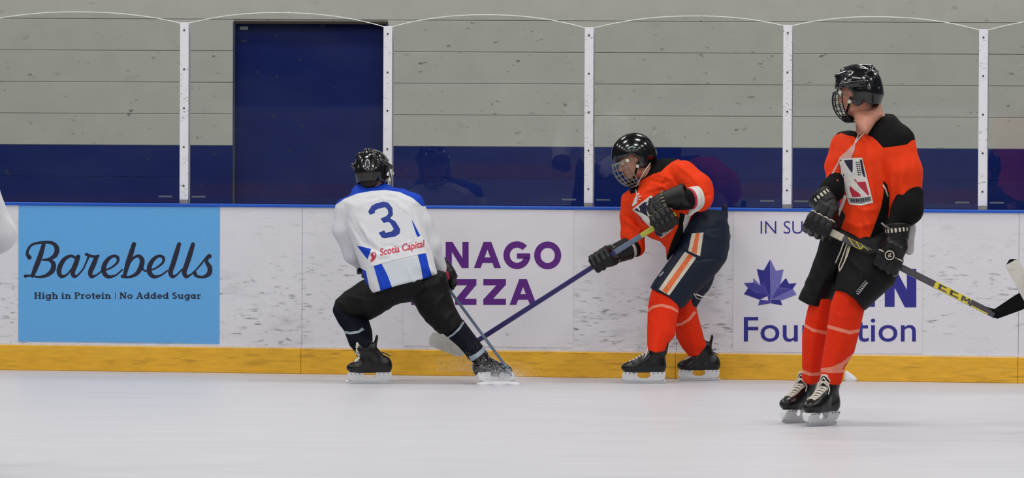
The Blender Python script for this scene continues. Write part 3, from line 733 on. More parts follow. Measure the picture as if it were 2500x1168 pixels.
def helmet(P, c, r, f, u, s=1.0, cage=True, label=None, ridge=True, cagecol=None, sides=(1,), visor_up=0):
    q = lambda x, y, z: Vector(c) + (r * x + f * y + u * z) * s
    ax = (r, f, u); H = Field(.0045)
    H.ell(q(0, -.012, .035), ax, (.108 * s, .134 * s, .122 * s), .01)
    H.cap(q(0, -.085, -.015), q(0, -.075, -.06), .058 * s, .05 * s, .03, sq=(r, 1.35))
    for x in (-1, 1):
        H.cap(q(x * .082, -.035, .0), q(x * .082, -.03, -.045), .035 * s, .030 * s, .02, sq=(r, .6))
    if ridge:
        ridge = float(ridge)
        H.cap(q(0, .07, .138), q(0, -.10, .128), .010 * s, .014 * s, .03)
        for x in (-1, 1):
            H.cap(q(x * .052, .085, .108), q(x * .055, -.10, .104), .012 * s, .014 * s, .03)
            H.cap(q(x * .105, .05, .055), q(x * .10, -.09, .05), .010 * s, .014 * s, .01)
            H.cap(q(x * .028, .05, .152), q(x * .028, .0, .158), .006 * s, .006 * s, .003, 's')
            H.cap(q(x * .028, -.06, .146), q(x * .028, -.10, .125), .006 * s, .006 * s, .003, 's')
            H.cap(q(x * .085, .04, .108), q(x * .086, -.01, .115), .006 * s, .006 * s, .003, 's')
            H.cap(q(x * .03, -.146, .05), q(x * .03, -.142, .015), .007 * s, .007 * s, .003, 's')
    H.ell(q(0, -.006, .02), ax, (.088 * s, .112 * s, .098 * s), .005, 's')
    H.cap(q(0, -.04, -.03), q(0, -.03, -.14), .072 * s, .075 * s, .01, 's')
    H.box(q(0, .11, -.06), ax, (.2 * s, .10 * s, .095 * s), .012, .01, 's')             # face opening
    for x in (-1, 1): H.ell(q(x * .10, .012, -.012), ax, (.03 * s, .022 * s, .030 * s), .006, 's')  # ear opening
    H.half(q(0, 0, -.078), -u)
    h = solid('helmet', H, m_gloss, P, blur=1)
    if label: h['label'] = label
    # foam rim, screws, side snaps, chin strap
    for x in (-1, 1):
        for (yy, zz) in ((.05, .045), (-.07, .03), (-.02, .075)):
            a = q(x * .112, yy, zz) - r * (x * abs(yy) * .18 * s)
            MB().tube([a - r * x * .004, a + r * (x * .004)], .005 * s, 8).build('screw', m_cage, h)
        a = q(x * .092, .012, -.045); MB().tube([a - r * x * .004, a + r * (x * .010)], .010 * s, 12).build('snap_disc', m_snap, h)
        a2 = q(x * .098, .05, -.02)
        MB().tube([q(x * .098, .0, -.02), a, q(x * .055, .058, -.105), q(0, .07, -.128)], .006 * s, 6).build('chin_strap', m_black, h, True)
        MB().tube([q(x * .100, .03, .02), q(x * .103, .015, -.03), q(x * .098, -.02, -.05)], .003 * s, 6).build('ear_loop', m_loop, h, True)
    if cage:
        mc = cagecol or m_cage; g = MB(); R = (.105, .135, .135)
        def cp(az, el):          # a point on the cage bulge
            ca = math.cos(el); return q(R[0] * math.sin(az) * ca, .012 + R[1] * math.cos(az) * ca, -.035 + R[2] * math.sin(el))
        els = [-.98, -.78, -.58, -.36, -.13, .12, .36]
        for e in els: g.tube([cp(a, e) for a in np.linspace(-1.25, 1.25, 15)], .0022 * s, 5)
        for az in (-1.05, -.78, -.5, -.24, 0, .24, .5, .78, 1.05): g.tube([cp(az, e) for e in np.linspace(-1.0, .40, 11)], .0022 * s, 5)
        edge = [cp(a, -1.0) for a in np.linspace(-1.25, 1.25, 15)] + [cp(1.27, e) for e in np.linspace(-.9, .36, 8)] + [cp(a, .42) for a in np.linspace(1.25, -1.25, 15)] + [cp(-1.27, e) for e in np.linspace(.36, -.9, 8)]
        g.tube(edge, .0036 * s, 6, closed=True)
        g.build('face_cage', mc, h, True)
        ch = Field(.004).ell(q(0, .07, -.125), ax, (.045 * s, .036 * s, .028 * s), .01).ell(q(0, .055, -.10), ax, (.04 * s, .04 * s, .03 * s), .005, 's'); solid('chin_cup', ch, m_black, h)
        for x in (-1, 1):
            a = q(x * .104, .055, .012)
            MB().tube([a, a + r * (x * .009)], .010 * s, 12).build('cage_clip', m_snap, h)
    return h

def ankle_of(heel, toe, up, s=1.0, lean=0.0):
    heel, toe = Vector(heel), Vector(toe); f = (toe - heel).normalized(); up = Vector(up); u = (up - f * up.dot(f)).normalized()
    return heel + (f * (.058 + lean * .75) + u * .205) * s, heel + (f * .13 + u * .105) * s, heel + (f * (.066 + lean) + u * .250) * s
def skate(P, heel, toe, up, s=1.0, lace=None, holder=None, label=None, lean=0.0, side=0.0, lw=.0034, l0=0, bow=True):
    """heel, toe: rear and front ends of the blade's running edge"""
    heel, toe = Vector(heel), Vector(toe); f = (toe - heel).normalized(); up = Vector(up); u = (up - f * up.dot(f)).normalized(); r = f.cross(u)
    q = lambda x, y, z: heel + (f * x + r * y + u * z) * s
    ax = (f, r, u); Bt = Field(.0045)
    Bt.ell(q(.235, 0, .108), ax, (.062 * s, .046 * s, .036 * s), .02)
    Bt.cap(q(.04, 0, .108), q(.20, 0, .104), .038 * s, .046 * s, .02)
    Bt.ell(q(.035, 0, .125), ax, (.040 * s, .037 * s, .052 * s), .02)
    Bt.cap(q(.06, 0, .135), q(.052 + lean, side, .235), .043 * s, .052 * s, .03, sq=(r, .85))
    Bt.chain([q(.085 + lean * .8, side * .7, .20), q(.145 + lean * .2, 0, .150), q(.215, 0, .120)], [.040 * s, .040 * s, .032 * s], .03)
    Bt.cap(q(.012 + lean, side, .22), q(-.008 + lean, side, .305), .026 * s, .022 * s, .015, sq=(f, .45))      # tendon guard
    Bt.cap(q(.105 + lean, side, .22), q(.115 + lean, side, .258), .030 * s, .026 * s, .015, sq=(f, .45))      # tongue
    Bt.cap(q(.080 + lean * .8, side * .7, .16), q(.088 + lean, side, .232), .036 * s, .040 * s, .02)
    Bt.half(q(0, 0, .074), -u, .004)
    b = solid('skate', Bt, m_boot, P)
    if label: b['label'] = label
    # sole plate, holder with two towers, blade
    def prism(name, prof, hw0, hw1, m, par, zsplit=.05):
        n = len(prof); V = []
        for sgn in (-1, 1): V += [q(x, sgn * (hw0 + (hw1 - hw0) * min(1, max(0, (z - .02) / .055))), z) for x, z in prof]
        Fc = [tuple(range(n))[::-1], tuple(range(n, 2 * n))] + [(i, (i + 1) % n, (i + 1) % n + n, i + n) for i in range(n)]
        o = obj(name, V, Fc, m, par); bevel(o, .0015, 1); return o
    mh = holder or m_plastic
    hb = prism('blade_holder', [(.0, .078), (-.002, .060), (.004, .030), (.030, .020), (.15, .016), (.262, .020), (.290, .034), (.288, .064), (.278, .078), (.182, .078), (.190, .052), (.165, .036), (.120, .036), (.098, .052), (.104, .078)], .006, .030, mh, b)
    prism('steel_blade', [(.0, .020), (-.012, .012), (.0, .002), (.04, .0), (.15, -.0), (.25, .0), (.285, .006), (.298, .020), (.27, .026), (.15, .020), (.03, .024)], .0022, .0022, m_steel, b)
    for x in (.02, .05, .08, .21, .24, .265):
        for sg in (-1, 1): MB().tube([q(x, sg * .031, .070), q(x, sg * .034, .070)], .0035 * s, 6).build('rivet', m_gloss, hb)
    # laces over the instep, laid on the boot surface
    ml = lace or m_lace; n = 8; bt = bvh(b); dn = -(f * .45 + u * .9).normalized()
    def on(x, y, z):
        h_ = bt.ray_cast(q(x + .12, y, z + .24), dn)[0]; return (h_ if h_ is not None else q(x, y, z)) - dn * .002
    for i in range(l0, n):
        t = i / (n - 1); x = .10 + lean * .8 * (1 - t) + .125 * t; z = .235 - .10 * t; w = .034 - .008 * t
        for sg in (-1, 1):
            MB().tube([on(x - .004, -w * sg, z), on(x - .001, -w * .5 * sg, z), on(x + .003, 0, z), on(x + .006, w * .5 * sg, z), on(x + .009, w * sg, z)], lw * s, 6).build('lace', ml, b, True)
    for sg in ((-1, 1) if bow else ()):
        MB().tube([on(.112 + lean * .6, 0, .22) + u * .01, on(.13 + lean * .6, sg * .02, .22) + u * .012 + r * sg * .01, on(.13 + lean * .5, sg * .03, .2) + r * sg * .014, on(.15 + lean * .4, sg * .028, .2) + r * sg * .02 - u * .02], .0032 * s, 6).build('lace_bow', ml, b, True)
    MB().tube([q(.008, -.0, .185), q(.02, .040, .19), q(.06, .052, .205)], .004 * s, 6).build('boot_seam', m_cage, b, True)
    return b

def glove(P, G, sdir, back, wrist, s=1.0, m=None, trim=None, thumb=1, cuff=True, label=None, emblem=None):
    """padded glove closed round a shaft. G: grip centre, sdir: shaft direction (towards the thumb), back: side the back of the hand faces, wrist: wrist point"""
    G, wrist = Vector(G), Vector(wrist); sd = Vector(sdir).normalized(); w = (wrist - G); w = (w - sd * w.dot(sd)).normalized()
    n = Vector(back); n = (n - sd * n.dot(sd) - w * n.dot(w)).normalized()
    q = lambda a, b, c: G + (w * a + n * b + sd * c) * s    # a towards wrist, b to the back, c along the shaft
    m = m or m_leather; Gl = Field(.0042)
    Gl.box(q(.052, .028, .0), (w, n, sd), (.050 * s, .024 * s, .052 * s), .02 * s, .015)
    lens = (.9, 1.0, .97, .82)
    for i, c in enumerate((.044, .015, -.015, -.043)):
        L = lens[i]; rr = .0165 * s
        Gl.chain([q(.012, .040, c), q(-.030 * L, .030, c), q(-.040 * L, -.004, c), q(-.012, -.034 * L, c), q(.018, -.026, c)], [rr * 1.12, rr * 1.05, rr, rr * .95, rr * .9], .004)
        Gl.box(q(.014, .048, c), (w, n, sd), (.022 * s, .012 * s, .0130 * s), .008, .008)
    Gl.chain([q(.070, -.004, .034 * thumb), q(.038, -.028, .062 * thumb), q(.008, -.040, .052 * thumb), q(-.014, -.042, .034 * thumb)], [.024 * s, .020 * s, .017 * s, .015 * s], .008)
    Gl.box(q(.062, .052, .014), (w, n, sd), (.024 * s, .010 * s, .022 * s), .006, .004)
    Gl.box(q(.062, .052, -.026), (w, n, sd), (.024 * s, .010 * s, .014 * s), .006, .004)
    W2 = wrist; W1 = q(.095, .015, 0)
    Gl.cap(W1, W1 + (W2 - W1) * .5, .040 * s, .048 * s, .02)
    g = solid('glove', Gl, m, P)
    if label: g['label'] = label
    if cuff:
        d = (W2 - W1).normalized(); C = Field(.0042); C.cap(W1 + d * .01, W2 + d * .03, .046 * s, .062 * s, .01); C.cap(W1, W2 + d * .1, .030 * s, .050 * s, .004, 's')
        C.half(W2 + d * .025, d); C.half(W1 + d * .002, -d)
        solid('glove_cuff', C, m, g)
        if trim:
            nx = n; ny = d.cross(nx)
            for j, a in enumerate(np.linspace(-1.0, 1.0, 7)):
                o = W1 + d * (.055 * s) + (nx * math.cos(a) + ny * math.sin(a)) * .0545 * s
                t2 = -nx * math.sin(a) + ny * math.cos(a); oo = (nx * math.cos(a) + ny * math.sin(a))
                K = Field(.003).box(o, (t2, d, oo), (.0055 * s, .010 * s, .0035 * s), .002, .003); solid('cuff_mark', K, trim, g)
    if trim:
        for i, c in enumerate((.044, .015, -.015, -.043)):
            MB().tube([q(.034, .057, c - .012), q(.036, .063, c), q(.034, .057, c + .012)], .0028 * s, 6).build('trim_piping', trim, g, True)
        MB().tube([q(.045, -.030, .078 * thumb), q(.02, -.046, .070 * thumb), q(.0, -.052, .056 * thumb)], .004 * s, 6).build('thumb_piping', trim, g, True)
    if emblem:
        c = Vector(emblem[0]); nn = Vector(emblem[1]).normalized(); a = nn.cross(Vector((0, 0, 1))).normalized(); bb = nn.cross(a)
        MB().tube([c - nn * .012, c + nn * .002], .026 * s, 20).build('wrist_button', m_gloss, g)
        MB().tube([c + nn * .003 + (a * math.cos(t) + bb * math.sin(t)) * .019 * s for t in np.linspace(0, 2 * math.pi, 18, endpoint=False)], .0024 * s, 5, closed=True).build('emblem_ring', trim, g, True)
        for p0, p1 in (((-.010, .006), (.008, .009)), ((-.008, -.002), (.010, .001)), ((-.009, -.009), (.007, -.007))):
            MB().tube([c + nn * .003 + a * p0[0] + bb * p0[1], c + nn * .003 + a * p1[0] + bb * p1[1]], .002, 5).build('emblem_stroke', trim, g)
    return g

def stick(label, top, heel, toe, flat, m_shaft, m_blade, segs=(), w=.030, th=.020, bh=(.05, .075), curve=.02, tipcol=None, knob=None, bup=None, tip=.82, name='hockey_stick'):
    """flat: direction the blade face looks; segs: (t0, t1, material) bands along the shaft"""
    top, heel, toe = Vector(top), Vector(heel), Vector(toe); d = (heel - top).normalized(); flat = Vector(flat)
    n = (flat - d * flat.dot(d)).normalized(); e = d.cross(n)
    t = empty(name, heel, label, 'hockey stick')
    def bar(a, b, ww, tt, m, nm, **k):
        V = []
        for p in (a, b):
            for x, y in ((-1, -.7), (-.7, -1), (.7, -1), (1, -.7), (1, .7), (.7, 1), (-.7, 1), (-1, .7)): V.append(p + e * (x * ww / 2) + n * (y * tt / 2))
        Fc = [tuple(range(8))[::-1], tuple(range(8, 16))] + [(i, (i + 1) % 8, (i + 1) % 8 + 8, i + 8) for i in range(8)]
        return obj(nm, V, Fc, m, t, **k)
    L = heel - top
    bar(top, heel, w, th, m_shaft, 'shaft')
    for (a, b, m, nm) in segs: bar(top + L * a, top + L * b, w + .0016, th + .0016, m, nm)
    if knob: bar(top - d * .012, top + d * .018, w * 1.2, th * 1.5, knob, 'butt_end')
    # blade: thin curved plate from the heel to a rounded toe
    bu = Vector(bup) if bup is not None else -d
    ld = (toe - heel); Lb = ld.length; ld = ld / Lb; bu = (bu - ld * bu.dot(ld)).normalized(); fn = ld.cross(bu).normalized()
    N = 18; up = []; lo = []
    for i in range(N + 1):
        s_ = i / N; x = s_ * Lb; hh = bh[0] + (bh[1] - bh[0]) * min(1, s_ * 1.6)
        if s_ > .86: hh *= math.sqrt(max(0.0, 1 - ((s_ - .86) / .14) ** 2)) * .9 + .1
        c = heel + ld * x + fn * (curve * s_ * s_)
        up.append(c + bu * hh / 2); lo.append(c - bu * hh / 2)
    def plate(i0, i1, m, nm, hf):
        V = []
        for i in range(i0, i1 + 1): V += [lo[i] - fn * hf, up[i] - fn * hf, up[i] + fn * hf, lo[i] + fn * hf]
        Fc = [(0, 1, 2, 3), tuple(4 * (i1 - i0) + j for j in (3, 2, 1, 0))]
        for i in range(i1 - i0):
            for j in range(4): a = 4 * i; Fc.append((a + j, a + 4 + j, a + 4 + (j + 1) % 4, a + (j + 1) % 4))
        return obj(nm, V, Fc, m, t)
    plate(0, N, m_blade, 'blade', .004)
    if tipcol: plate(int(round(N * tip)), N, tipcol, 'blade_tip', .0046)
    # hosel: shaft flows into the blade
    hz = heel - d * .10; K = Field(.004).cap(hz, heel + ld * .02, .014, .016, .02, sq=(fn, .6)).cap(heel, heel + ld * .05, bh[0] * .42, bh[0] * .42, .02, sq=(fn, .28)); solid('hosel', K, m_blade if knob is None else m_shaft, t)
    return t
# ================================================================== PLAYERS
def body(P, c, J, head, R=1.0, skin=None):
    """one continuous body: J holds joints as points"""
    B = Field(.006); n = J['neck']; g = lambda k: J[k]
    hc, r, f, u = head
    B.chain([g('pelvis'), g('waist'), g('chest'), g('neck')], [.07 * R, .08 * R, .10 * R, .05 * R], .05, sq=None)
    B.cap(g('shL'), g('shR'), .045 * R, .045 * R, .04); B.cap(g('hipL'), g('hipR'), .05 * R, .05 * R, .04)
    B.cap(n, hc - u * .05 - f * .015, .056 * R, .052 * R, .025)
    for k in 'LR':
        B.chain([g('sh' + k), g('el' + k), g('wr' + k)], [.038 * R, .032 * R, .022 * R], .03)
        B.cap(g('wr' + k), g('ha' + k), .019, .022, .02)
        B.chain([g('hip' + k), g('kn' + k), g('an' + k)], [.048 * R, .036 * R, .024 * R], .03)
        B.cap(g('an' + k), g('an' + k).lerp(g('to' + k), .5), .026, .018, .02)
    head_prims(B, hc, r, f, u)
    return solid('body', B, skin or m_skin, P, blur=1)
def dy(o, *a, **k): dye(o, *a, **k)
m_org = mat('orange_jersey_cloth', '#e83a08', .78, var=.05, scale=30, bump=.35, bscale=110, spec=.25)
m_sock = mat('orange_sock_knit', '#e0300e', .85, var=.05, scale=60, bump=.4, bscale=160, spec=.2)
m_sockband = mat('pale_tape_band', '#e8826a', .55, var=.05)
m_wj = mat('white_jersey_cloth', '#d3d5da', .8, var=.02, scale=30, bump=.35, bscale=110, spec=.25)
m_wj2 = mat('pale_grey_jersey_panel', '#c3cbd3', .8, var=.02, scale=30, bump=.3, bscale=110, spec=.25)
m_royal = mat('royal_blue_cloth', '#0c3fb8', .75, var=.06, scale=30, bump=.3, bscale=110, spec=.25)
m_num = mat('navy_number_twill', '#14308a', .7, var=.03)
m_blackpant = mat('black_pant_nylon', '#0c0b0e', .6, var=.2, scale=12, bump=.35, bscale=50, spec=.2)
m_navysock = mat('navy_sock_knit', '#060a18', .85, var=.1, bump=.4, bscale=160, spec=.2)
m_navypant = mat('navy_pant_nylon', '#0b182c', .6, var=.12, scale=14, bump=.35, bscale=50, spec=.3)
m_stripeo = mat('orange_stripe', '#dd6a36', .7); m_stripec = mat('cream_stripe', '#cdc5b4', .75, bump=.2)
m_blk = mat('black_jersey_panel', '#0b0a0a', .85, var=.1, bump=.35, bscale=110, spec=.2)
m_red = mat('red_twill', '#b3203c', .7); m_pnavy = mat('dark_indigo_twill', '#191433', .7); m_patchw = mat('white_twill', '#d4d2cc', .75, bump=.2)
m_redprint = mat('red_print', '#c4354c', .6); m_grayp = mat('grey_twill', '#6f706e', .7)
m_tape = mat('pale_shin_tape', '#8d9aa6', .4)

# ---------------------------------------------------------------- player in white, seen from behind
YW = FL(905, 938).y
def w(px, py, d=0): return Q(px, py, YW + d)
PW = empty('person', FL(985, 940), 'crouching player in white and blue jersey with number 3, seen from behind', 'person')
hc = w(911, 427, .22); hr, hf, hu = frame((.42, .86, -.30), (-.04, .25, 1))
J = dict(pelvis=w(985, 690, .02), waist=w(965, 630, .06), chest=w(935, 545, .13), neck=w(908, 474, .2),
         shL=w(856, 508, .16), shR=w(1006, 500, .16), elL=w(852, 590, .20), elR=w(1043, 590, .22), wrL=w(880, 652, .30), wrR=w(1078, 665, .30), haL=w(895, 668, .34), haR=w(1086, 690, .34),
         hipL=w(945, 700, .02), hipR=w(1022, 696, .02), knL=w(856, 752, .17), knR=w(1088, 782, .10), anL=w(893, 862, .0), anR=w(1165, 872, -.02), toL=w(862, 915, -.02), toR=w(1215, 918, .08))
h1, t1, u1 = FL(955, 938), FL(856, 938), (-.05, -.05, 1)
h2 = FL(1172, 940); h2 = h2 + Vector((0, -.02, .005)); t2 = h2 + Vector((.205, .13, .0)); u2 = (-.85, .15, .75)
J['anL'], J['toL'], skL = ankle_of(h1, t1, u1, .94, .105); J['anR'], J['toR'], skR = ankle_of(h2, t2, u2, .90, .02)
body(PW, PW, J, (hc, hr, hf, hu))
helmet(PW, hc, hr, hf, hu, s=1.0, label='glossy black helmet with wire face cage')
nk = Field(.005).ell(hc - hu * .055 - hf * .055, (hr, hf, hu), (.062, .045, .05), .01); solid('hair', nk, m_hair, PW)
# pants
pl = [(900, 700, YW + .03), (1050, 690, YW + .03), (985, 780, YW + .05)]
Pn = Field(.006)
Pn.puff([(885, 684), (842, 712), (819, 733), (812, 757), (822, 778), (850, 785), (880, 777), (903, 783), (925, 771), (960, 749), (1000, 733), (1040, 705), (1030, 660), (930, 660)], [(860, 750, YW + .10), (1000, 700, YW), (1000, 740, YW)], .13, .115, .03)
Pn.puff([(985, 735), (1000, 690), (1040, 655), (1088, 664), (1095, 690), (1100, 716), (1112, 752), (1131, 785), (1104, 812), (1074, 816), (1042, 787), (1024, 765), (1008, 738)], [(1000, 690, YW + .07), (1090, 680, YW + .07), (1090, 790, YW + .05)], .13, .115, .04, open=[(1118, 798), (1089, 814)])
for pts in ([(1000, 733), (1040, 700), (1080, 690)], [(900, 775), (880, 730), (890, 700)], [(930, 765), (940, 730), (925, 710)], [(1040, 785), (1070, 740), (1090, 715)], [(1060, 808), (1090, 780), (1105, 760)], [(850, 725), (900, 735), (960, 722)]): Pn.fold(pts, YW, .007, .014)
solid('pants', Pn, m_blackpant, PW, wr=(.0022, 38, (.5, .2, .9)))
# socks with shin tape
S1 = Field(.005)
S1.puff([(814, 748), (812, 762), (826, 790), (839, 807), (848, 830), (854, 846), (869, 858), (872, 872), (905, 868), (905, 850), (910, 834), (909, 810), (901, 783), (893, 768), (860, 745), (830, 738)], [(850, 755, YW + .12), (900, 790, YW + .12), (880, 860, YW + .02)], .11, .085, .02, open=[(888, 870)])
S1.cap(w(886, 850, .02), skL, .05, .044, .03)
o = solid('sock', S1, m_navysock, PW)
dy(o, [(830, 800), (838, 808), (855, 811), (875, 808), (884, 800), (890, 806), (875, 814), (855, 817), (836, 814)], m_tape)
dy(o, [(855, 853), (870, 861), (888, 857), (912, 843), (914, 850), (890, 864), (870, 868), (850, 860)], m_tape)
S2 = Field(.005)
S2.puff([(1068, 806), (1090, 780), (1130, 780), (1145, 800), (1160, 820), (1176, 842), (1186, 856), (1172, 872), (1152, 884), (1143, 874), (1118, 846), (1092, 824)], [(1100, 790, YW + .07), (1130, 800, YW + .07), (1165, 865, YW)], .10, .08, .02, open=[(1179, 864), (1162, 878)])
S2.cap(w(1160, 862, .0), skR, .045, .044, .03)
o = solid('sock', S2, m_navysock, PW)
dy(o, [(1088, 826), (1105, 815), (1120, 800), (1129, 785), (1134, 788), (1124, 804), (1108, 819), (1092, 829)], m_tape)
dy(o, [(1144, 872), (1162, 864), (1176, 852), (1180, 843), (1188, 852), (1180, 864), (1164, 876), (1150, 884)], m_tape)
# skates
skate(PW, h1, t1, u1, s=.94, lean=.105, lw=.005, l0=2, bow=False, label='black skate with white laces, standing on the ice')
skate(PW, h2, t2, u2, s=.90, lean=.02, bow=False, label='black skate pushed out sideways on its edge')
# jersey
Jw = Field(.006)
Jw.puff([(836, 492), (868, 462), (905, 455), (940, 453), (990, 462), (1024, 486), (1036, 540), (1050, 610), (1071, 672), (1054, 677), (1033, 682), (956, 702), (905, 717), (893, 690), (884, 660), (868, 620), (846, 560)], [(860, 480, YW + .17), (1010, 480, YW + .17), (980, 700, YW + .02)], .15, .14, .03, open=[(1043, 680), (995, 692), (930, 710)])
Jw.chain([w(844, 512, .17), w(838, 560, .18), w(862, 622, .22), w(881, 645, .26)], [.070, .066, .055, .042], .03)
Jw.chain([w(1010, 496, .17), w(1030, 545, .17), w(1052, 600, .19), w(1078, 662, .26)], [.062, .062, .060, .040], .03)
Jw.chain([w(880, 468, .2), w(935, 466, .2)], [.05, .05], .03)
for pts in ([(900, 480), (960, 475), (1020, 500)], [(850, 520), (890, 570), (905, 600)], [(850, 545), (880, 600), (915, 625)], [(990, 480), (1020, 540), (1035, 600)],
            [(870, 530), (900, 580), (935, 612)], [(960, 490), (1000, 520), (1015, 560)], [(885, 605), (930, 625), (960, 622)], [(1030, 560), (1050, 610), (1068, 650)], [(880, 500), (930, 485), (975, 490)], [(905, 640), (930, 690), (935, 705)], [(995, 650), (1005, 680), (1015, 690)]):
    Jw.fold(pts, YW, .007, .013)
for pts in ([(862, 530), (895, 590), (925, 618)], [(1003, 500), (1018, 560), (1036, 622)], [(890, 492), (930, 478), (985, 484)], [(866, 560), (885, 590), (905, 608)], [(940, 600), (985, 606), (1020, 590)]):
    Jw.fold(pts, YW, -.007, .010)
jw = solid('jersey', Jw, m_wj, PW, wr=(.0018, 30, (.7, .2, .7)))
dy(jw, [(806, 520), (816, 503), (842, 485), (872, 473), (905, 467), (940, 464), (975, 469), (1006, 483), (1022, 496), (1030, 504), (1045, 504), (1045, 440), (800, 440)], m_royal)
dy(jw, [(871, 600), (906, 608), (903, 618), (897, 634), (886, 620)], m_royal, 'f')
dy(jw, [(912, 650), (931, 643), (946, 672), (958, 704), (930, 714), (921, 680)], m_royal, 'f')
dy(jw, [(1019, 620), (1040, 619), (1047, 650), (1056, 678), (1033, 686), (1028, 655)], m_royal, 'f')
dy(jw, [(880, 655), (893, 662), (898, 685), (906, 722), (885, 722), (878, 680)], m_royal)
dy(jw, [(1004, 536), (1010, 545), (1024, 572), (1030, 590), (1026, 592), (1016, 572)], m_royal, 'f')
dy(jw, [(932, 643), (1018, 628), (1028, 655), (1032, 682), (958, 703), (946, 672)], m_wj2, 'f')
z1 = lambda p: (780 + p[0] / 3.244, 340 + p[1] / 3.244)
three = [(385, 575), (412, 528), (450, 508), (505, 496), (545, 503), (578, 545), (582, 600), (560, 628), (602, 652), (640, 715), (634, 750), (600, 772), (520, 786), (495, 782), (468, 742), (512, 722), (524, 742), (570, 732), (588, 712), (562, 668), (545, 656), (508, 665), (482, 630), (528, 610), (545, 592), (540, 560), (520, 540), (462, 553), (437, 570), (441, 585), (400, 600)]
dy(jw, [z1(p) for p in three], m_num, 'f')
tr = bvh(jw)
band = drape('name_band', [[z1(p) for p in ((398, 915), (430, 880), (640, 815), (810, 765), (850, 810), (862, 850), (835, 903), (600, 955), (405, 1012), (385, 960))]], mat('bright_white_band', '#dadbe0', .75, bump=.2), tr, jw, off=.002, maxe=4, fallback=15.2)
band['label'] = 'white band with red lettering across the lower back'
tp = text_polys('Scotia Capital', 0, 0, 1.0, None, bold=.02)
ah = 624.0; L0 = 108
def tf(p): return (928 + p[0] * L0, 624.5 - p[0] * L0 * .200 + p[1] * 138 * .98 + 0)
tr2 = bvh(jw)
drape('red_lettering', tp, m_redprint, tr2, band, off=.0035, maxe=4, fn=tf, fallback=15.2)
drape('red_lettering', ribbon([z1(p) for p in ((440, 893), (412, 915), (428, 935), (412, 962), (405, 972))], [1.5, 5, 7, 5, 1.5], 5) + ribbon([z1(p) for p in ((445, 900), (442, 930), (425, 968))], [1.5, 3.5, 1], 4), m_redprint, tr2, band, off=.0035, maxe=4, fallback=15.2)
# gloves in front of the body; the stick comes down past the right leg
sw_top, sw_heel = w(1070, 672, .36), w(1234, 894, -.02); sd = (sw_heel - sw_top).normalized()
gl = w(1087, 690, .33)
glove(PW, gl, -sd, (.6, -.3, .2), w(1078, 650, .30), s=.95, trim=None, label='black glove at the end of the sleeve')
MB().tube([w(1091, 664, .22), w(1094, 676, .24), w(1088, 690, .25)], [.008, .012, .008], 8).build('red_cuff_edge', m_red, PW, True)
glove(PW, w(905, 668, .36), (1, .1, -.25), (-.3, .8, .3), w(882, 650, .28), s=.9, trim=None, label='black glove hidden in front of the waist')

# ---------------------------------------------------------------- crouching player in orange, navy pants
YM = FL(1660, 934).y
def mm_(px, py, d=0): return Q(px, py, YM + d)
w = mm_
PM = empty('person', FL(1640, 934), 'orange jersey player with navy striped pants bent forward over his stick', 'person')
hc = w(1547, 389, .02); hr, hf, hu = frame((-.90, -.14, -.42), (-.35, 0, 1))
J = dict(pelvis=w(1722, 560, .02), waist=w(1690, 515, .02), chest=w(1625, 455, .03), neck=w(1588, 425, .03),
         shL=w(1668, 430, -.10), shR=w(1580, 450, .15), elL=w(1715, 482, -.17), elR=w(1545, 570, .12), wrL=w(1655, 492, -.27), wrR=w(1528, 614, .04), haL=w(1630, 512, -.29), haR=w(1500, 626, .0),
         hipL=w(1722, 580, -.03), hipR=w(1722, 580, .10), knL=w(1632, 725, -.10), knR=w(1680, 745, .12), anL=w(1606, 858, -.12), anR=w(1706, 866, .10), toL=w(1555, 905, -.14), toR=w(1670, 898, .08))
hA, tA, hB, tB = [Vector((Q(px, 935, YM + d).x, YM + d, 0)) for px, d in ((1624, -.19), (1518, -.19), (1756, .19), (1648, .19))]
J['anL'], J['toL'], skL = ankle_of(hA, tA, (0, 0, 1), .93, -.012); J['anR'], J['toR'], skR = ankle_of(hB, tB, (-.06, 0, 1), .90, .075)
body(PM, PM, J, (hc, hr, hf, hu))
face_parts(PM, hc, hr, hf, hu)
hm = helmet(PM, hc, hr, hf, hu, s=1.04, ridge=False, label='glossy black helmet with pale wire cage', cagecol=mat('pale_cage_wire', '#8d8b80', .4, metal=.3))
trh = bvh(hm)
drape('helmet_lettering', text_polys('HELMET', 1534, 361, 1558, 4, shear=.1)[0:0] + [quad((1534, 361), (1558, 354), 2.6)], mat('teal_grey_print', '#8fb5b2', .5), trh, hm, off=.002, maxe=4, fallback=15)
MB().tube([w(1583, 362, -.02), w(1592, 368, -.03), w(1603, 361, -.03)], [.012, .008, .003], 8).build('strap_end', m_black, hm, True)
# pants
z4 = lambda X, Y: (1480 + X / 2.92, 560 + Y / 2.92)
Pm = Field(.006)
plm = [(1640, 720, YM - .07), (1660, 740, YM - .07), (1730, 560, YM - .02)]
Pm.puff([(1683, 518), (1700, 508), (1757, 514), (1772, 528), (1780, 554), (1781, 604), (1774, 635), (1754, 664), (1718, 700), (1690, 728), (1668, 752), (1657, 752), (1637, 728), (1586, 704), (1596, 687), (1631, 639), (1652, 608), (1667, 565)], [(1640, 720, YM - .06), (1660, 740, YM - .06), (1730, 560, YM + .0)], .15, .13, .03, open=[(1611, 716), (1647, 740), (1662, 752)])
Pm.chain([w(1735, 580, .10), w(1700, 680, .12), w(1676, 738, .10)], [.12, .10, .072], .03)
Pm.cap(w(1770, 505, .03), w(1769, 530, .03), .018, .022, .01)
for pts in ([(1690, 520), (1720, 535), (1775, 540)], [(1640, 660), (1680, 690), (1720, 695)], [(1660, 600), (1720, 640), (1765, 640)], [(1690, 560), (1740, 580), (1778, 580)]): Pm.fold(pts, YM, .006, .014)
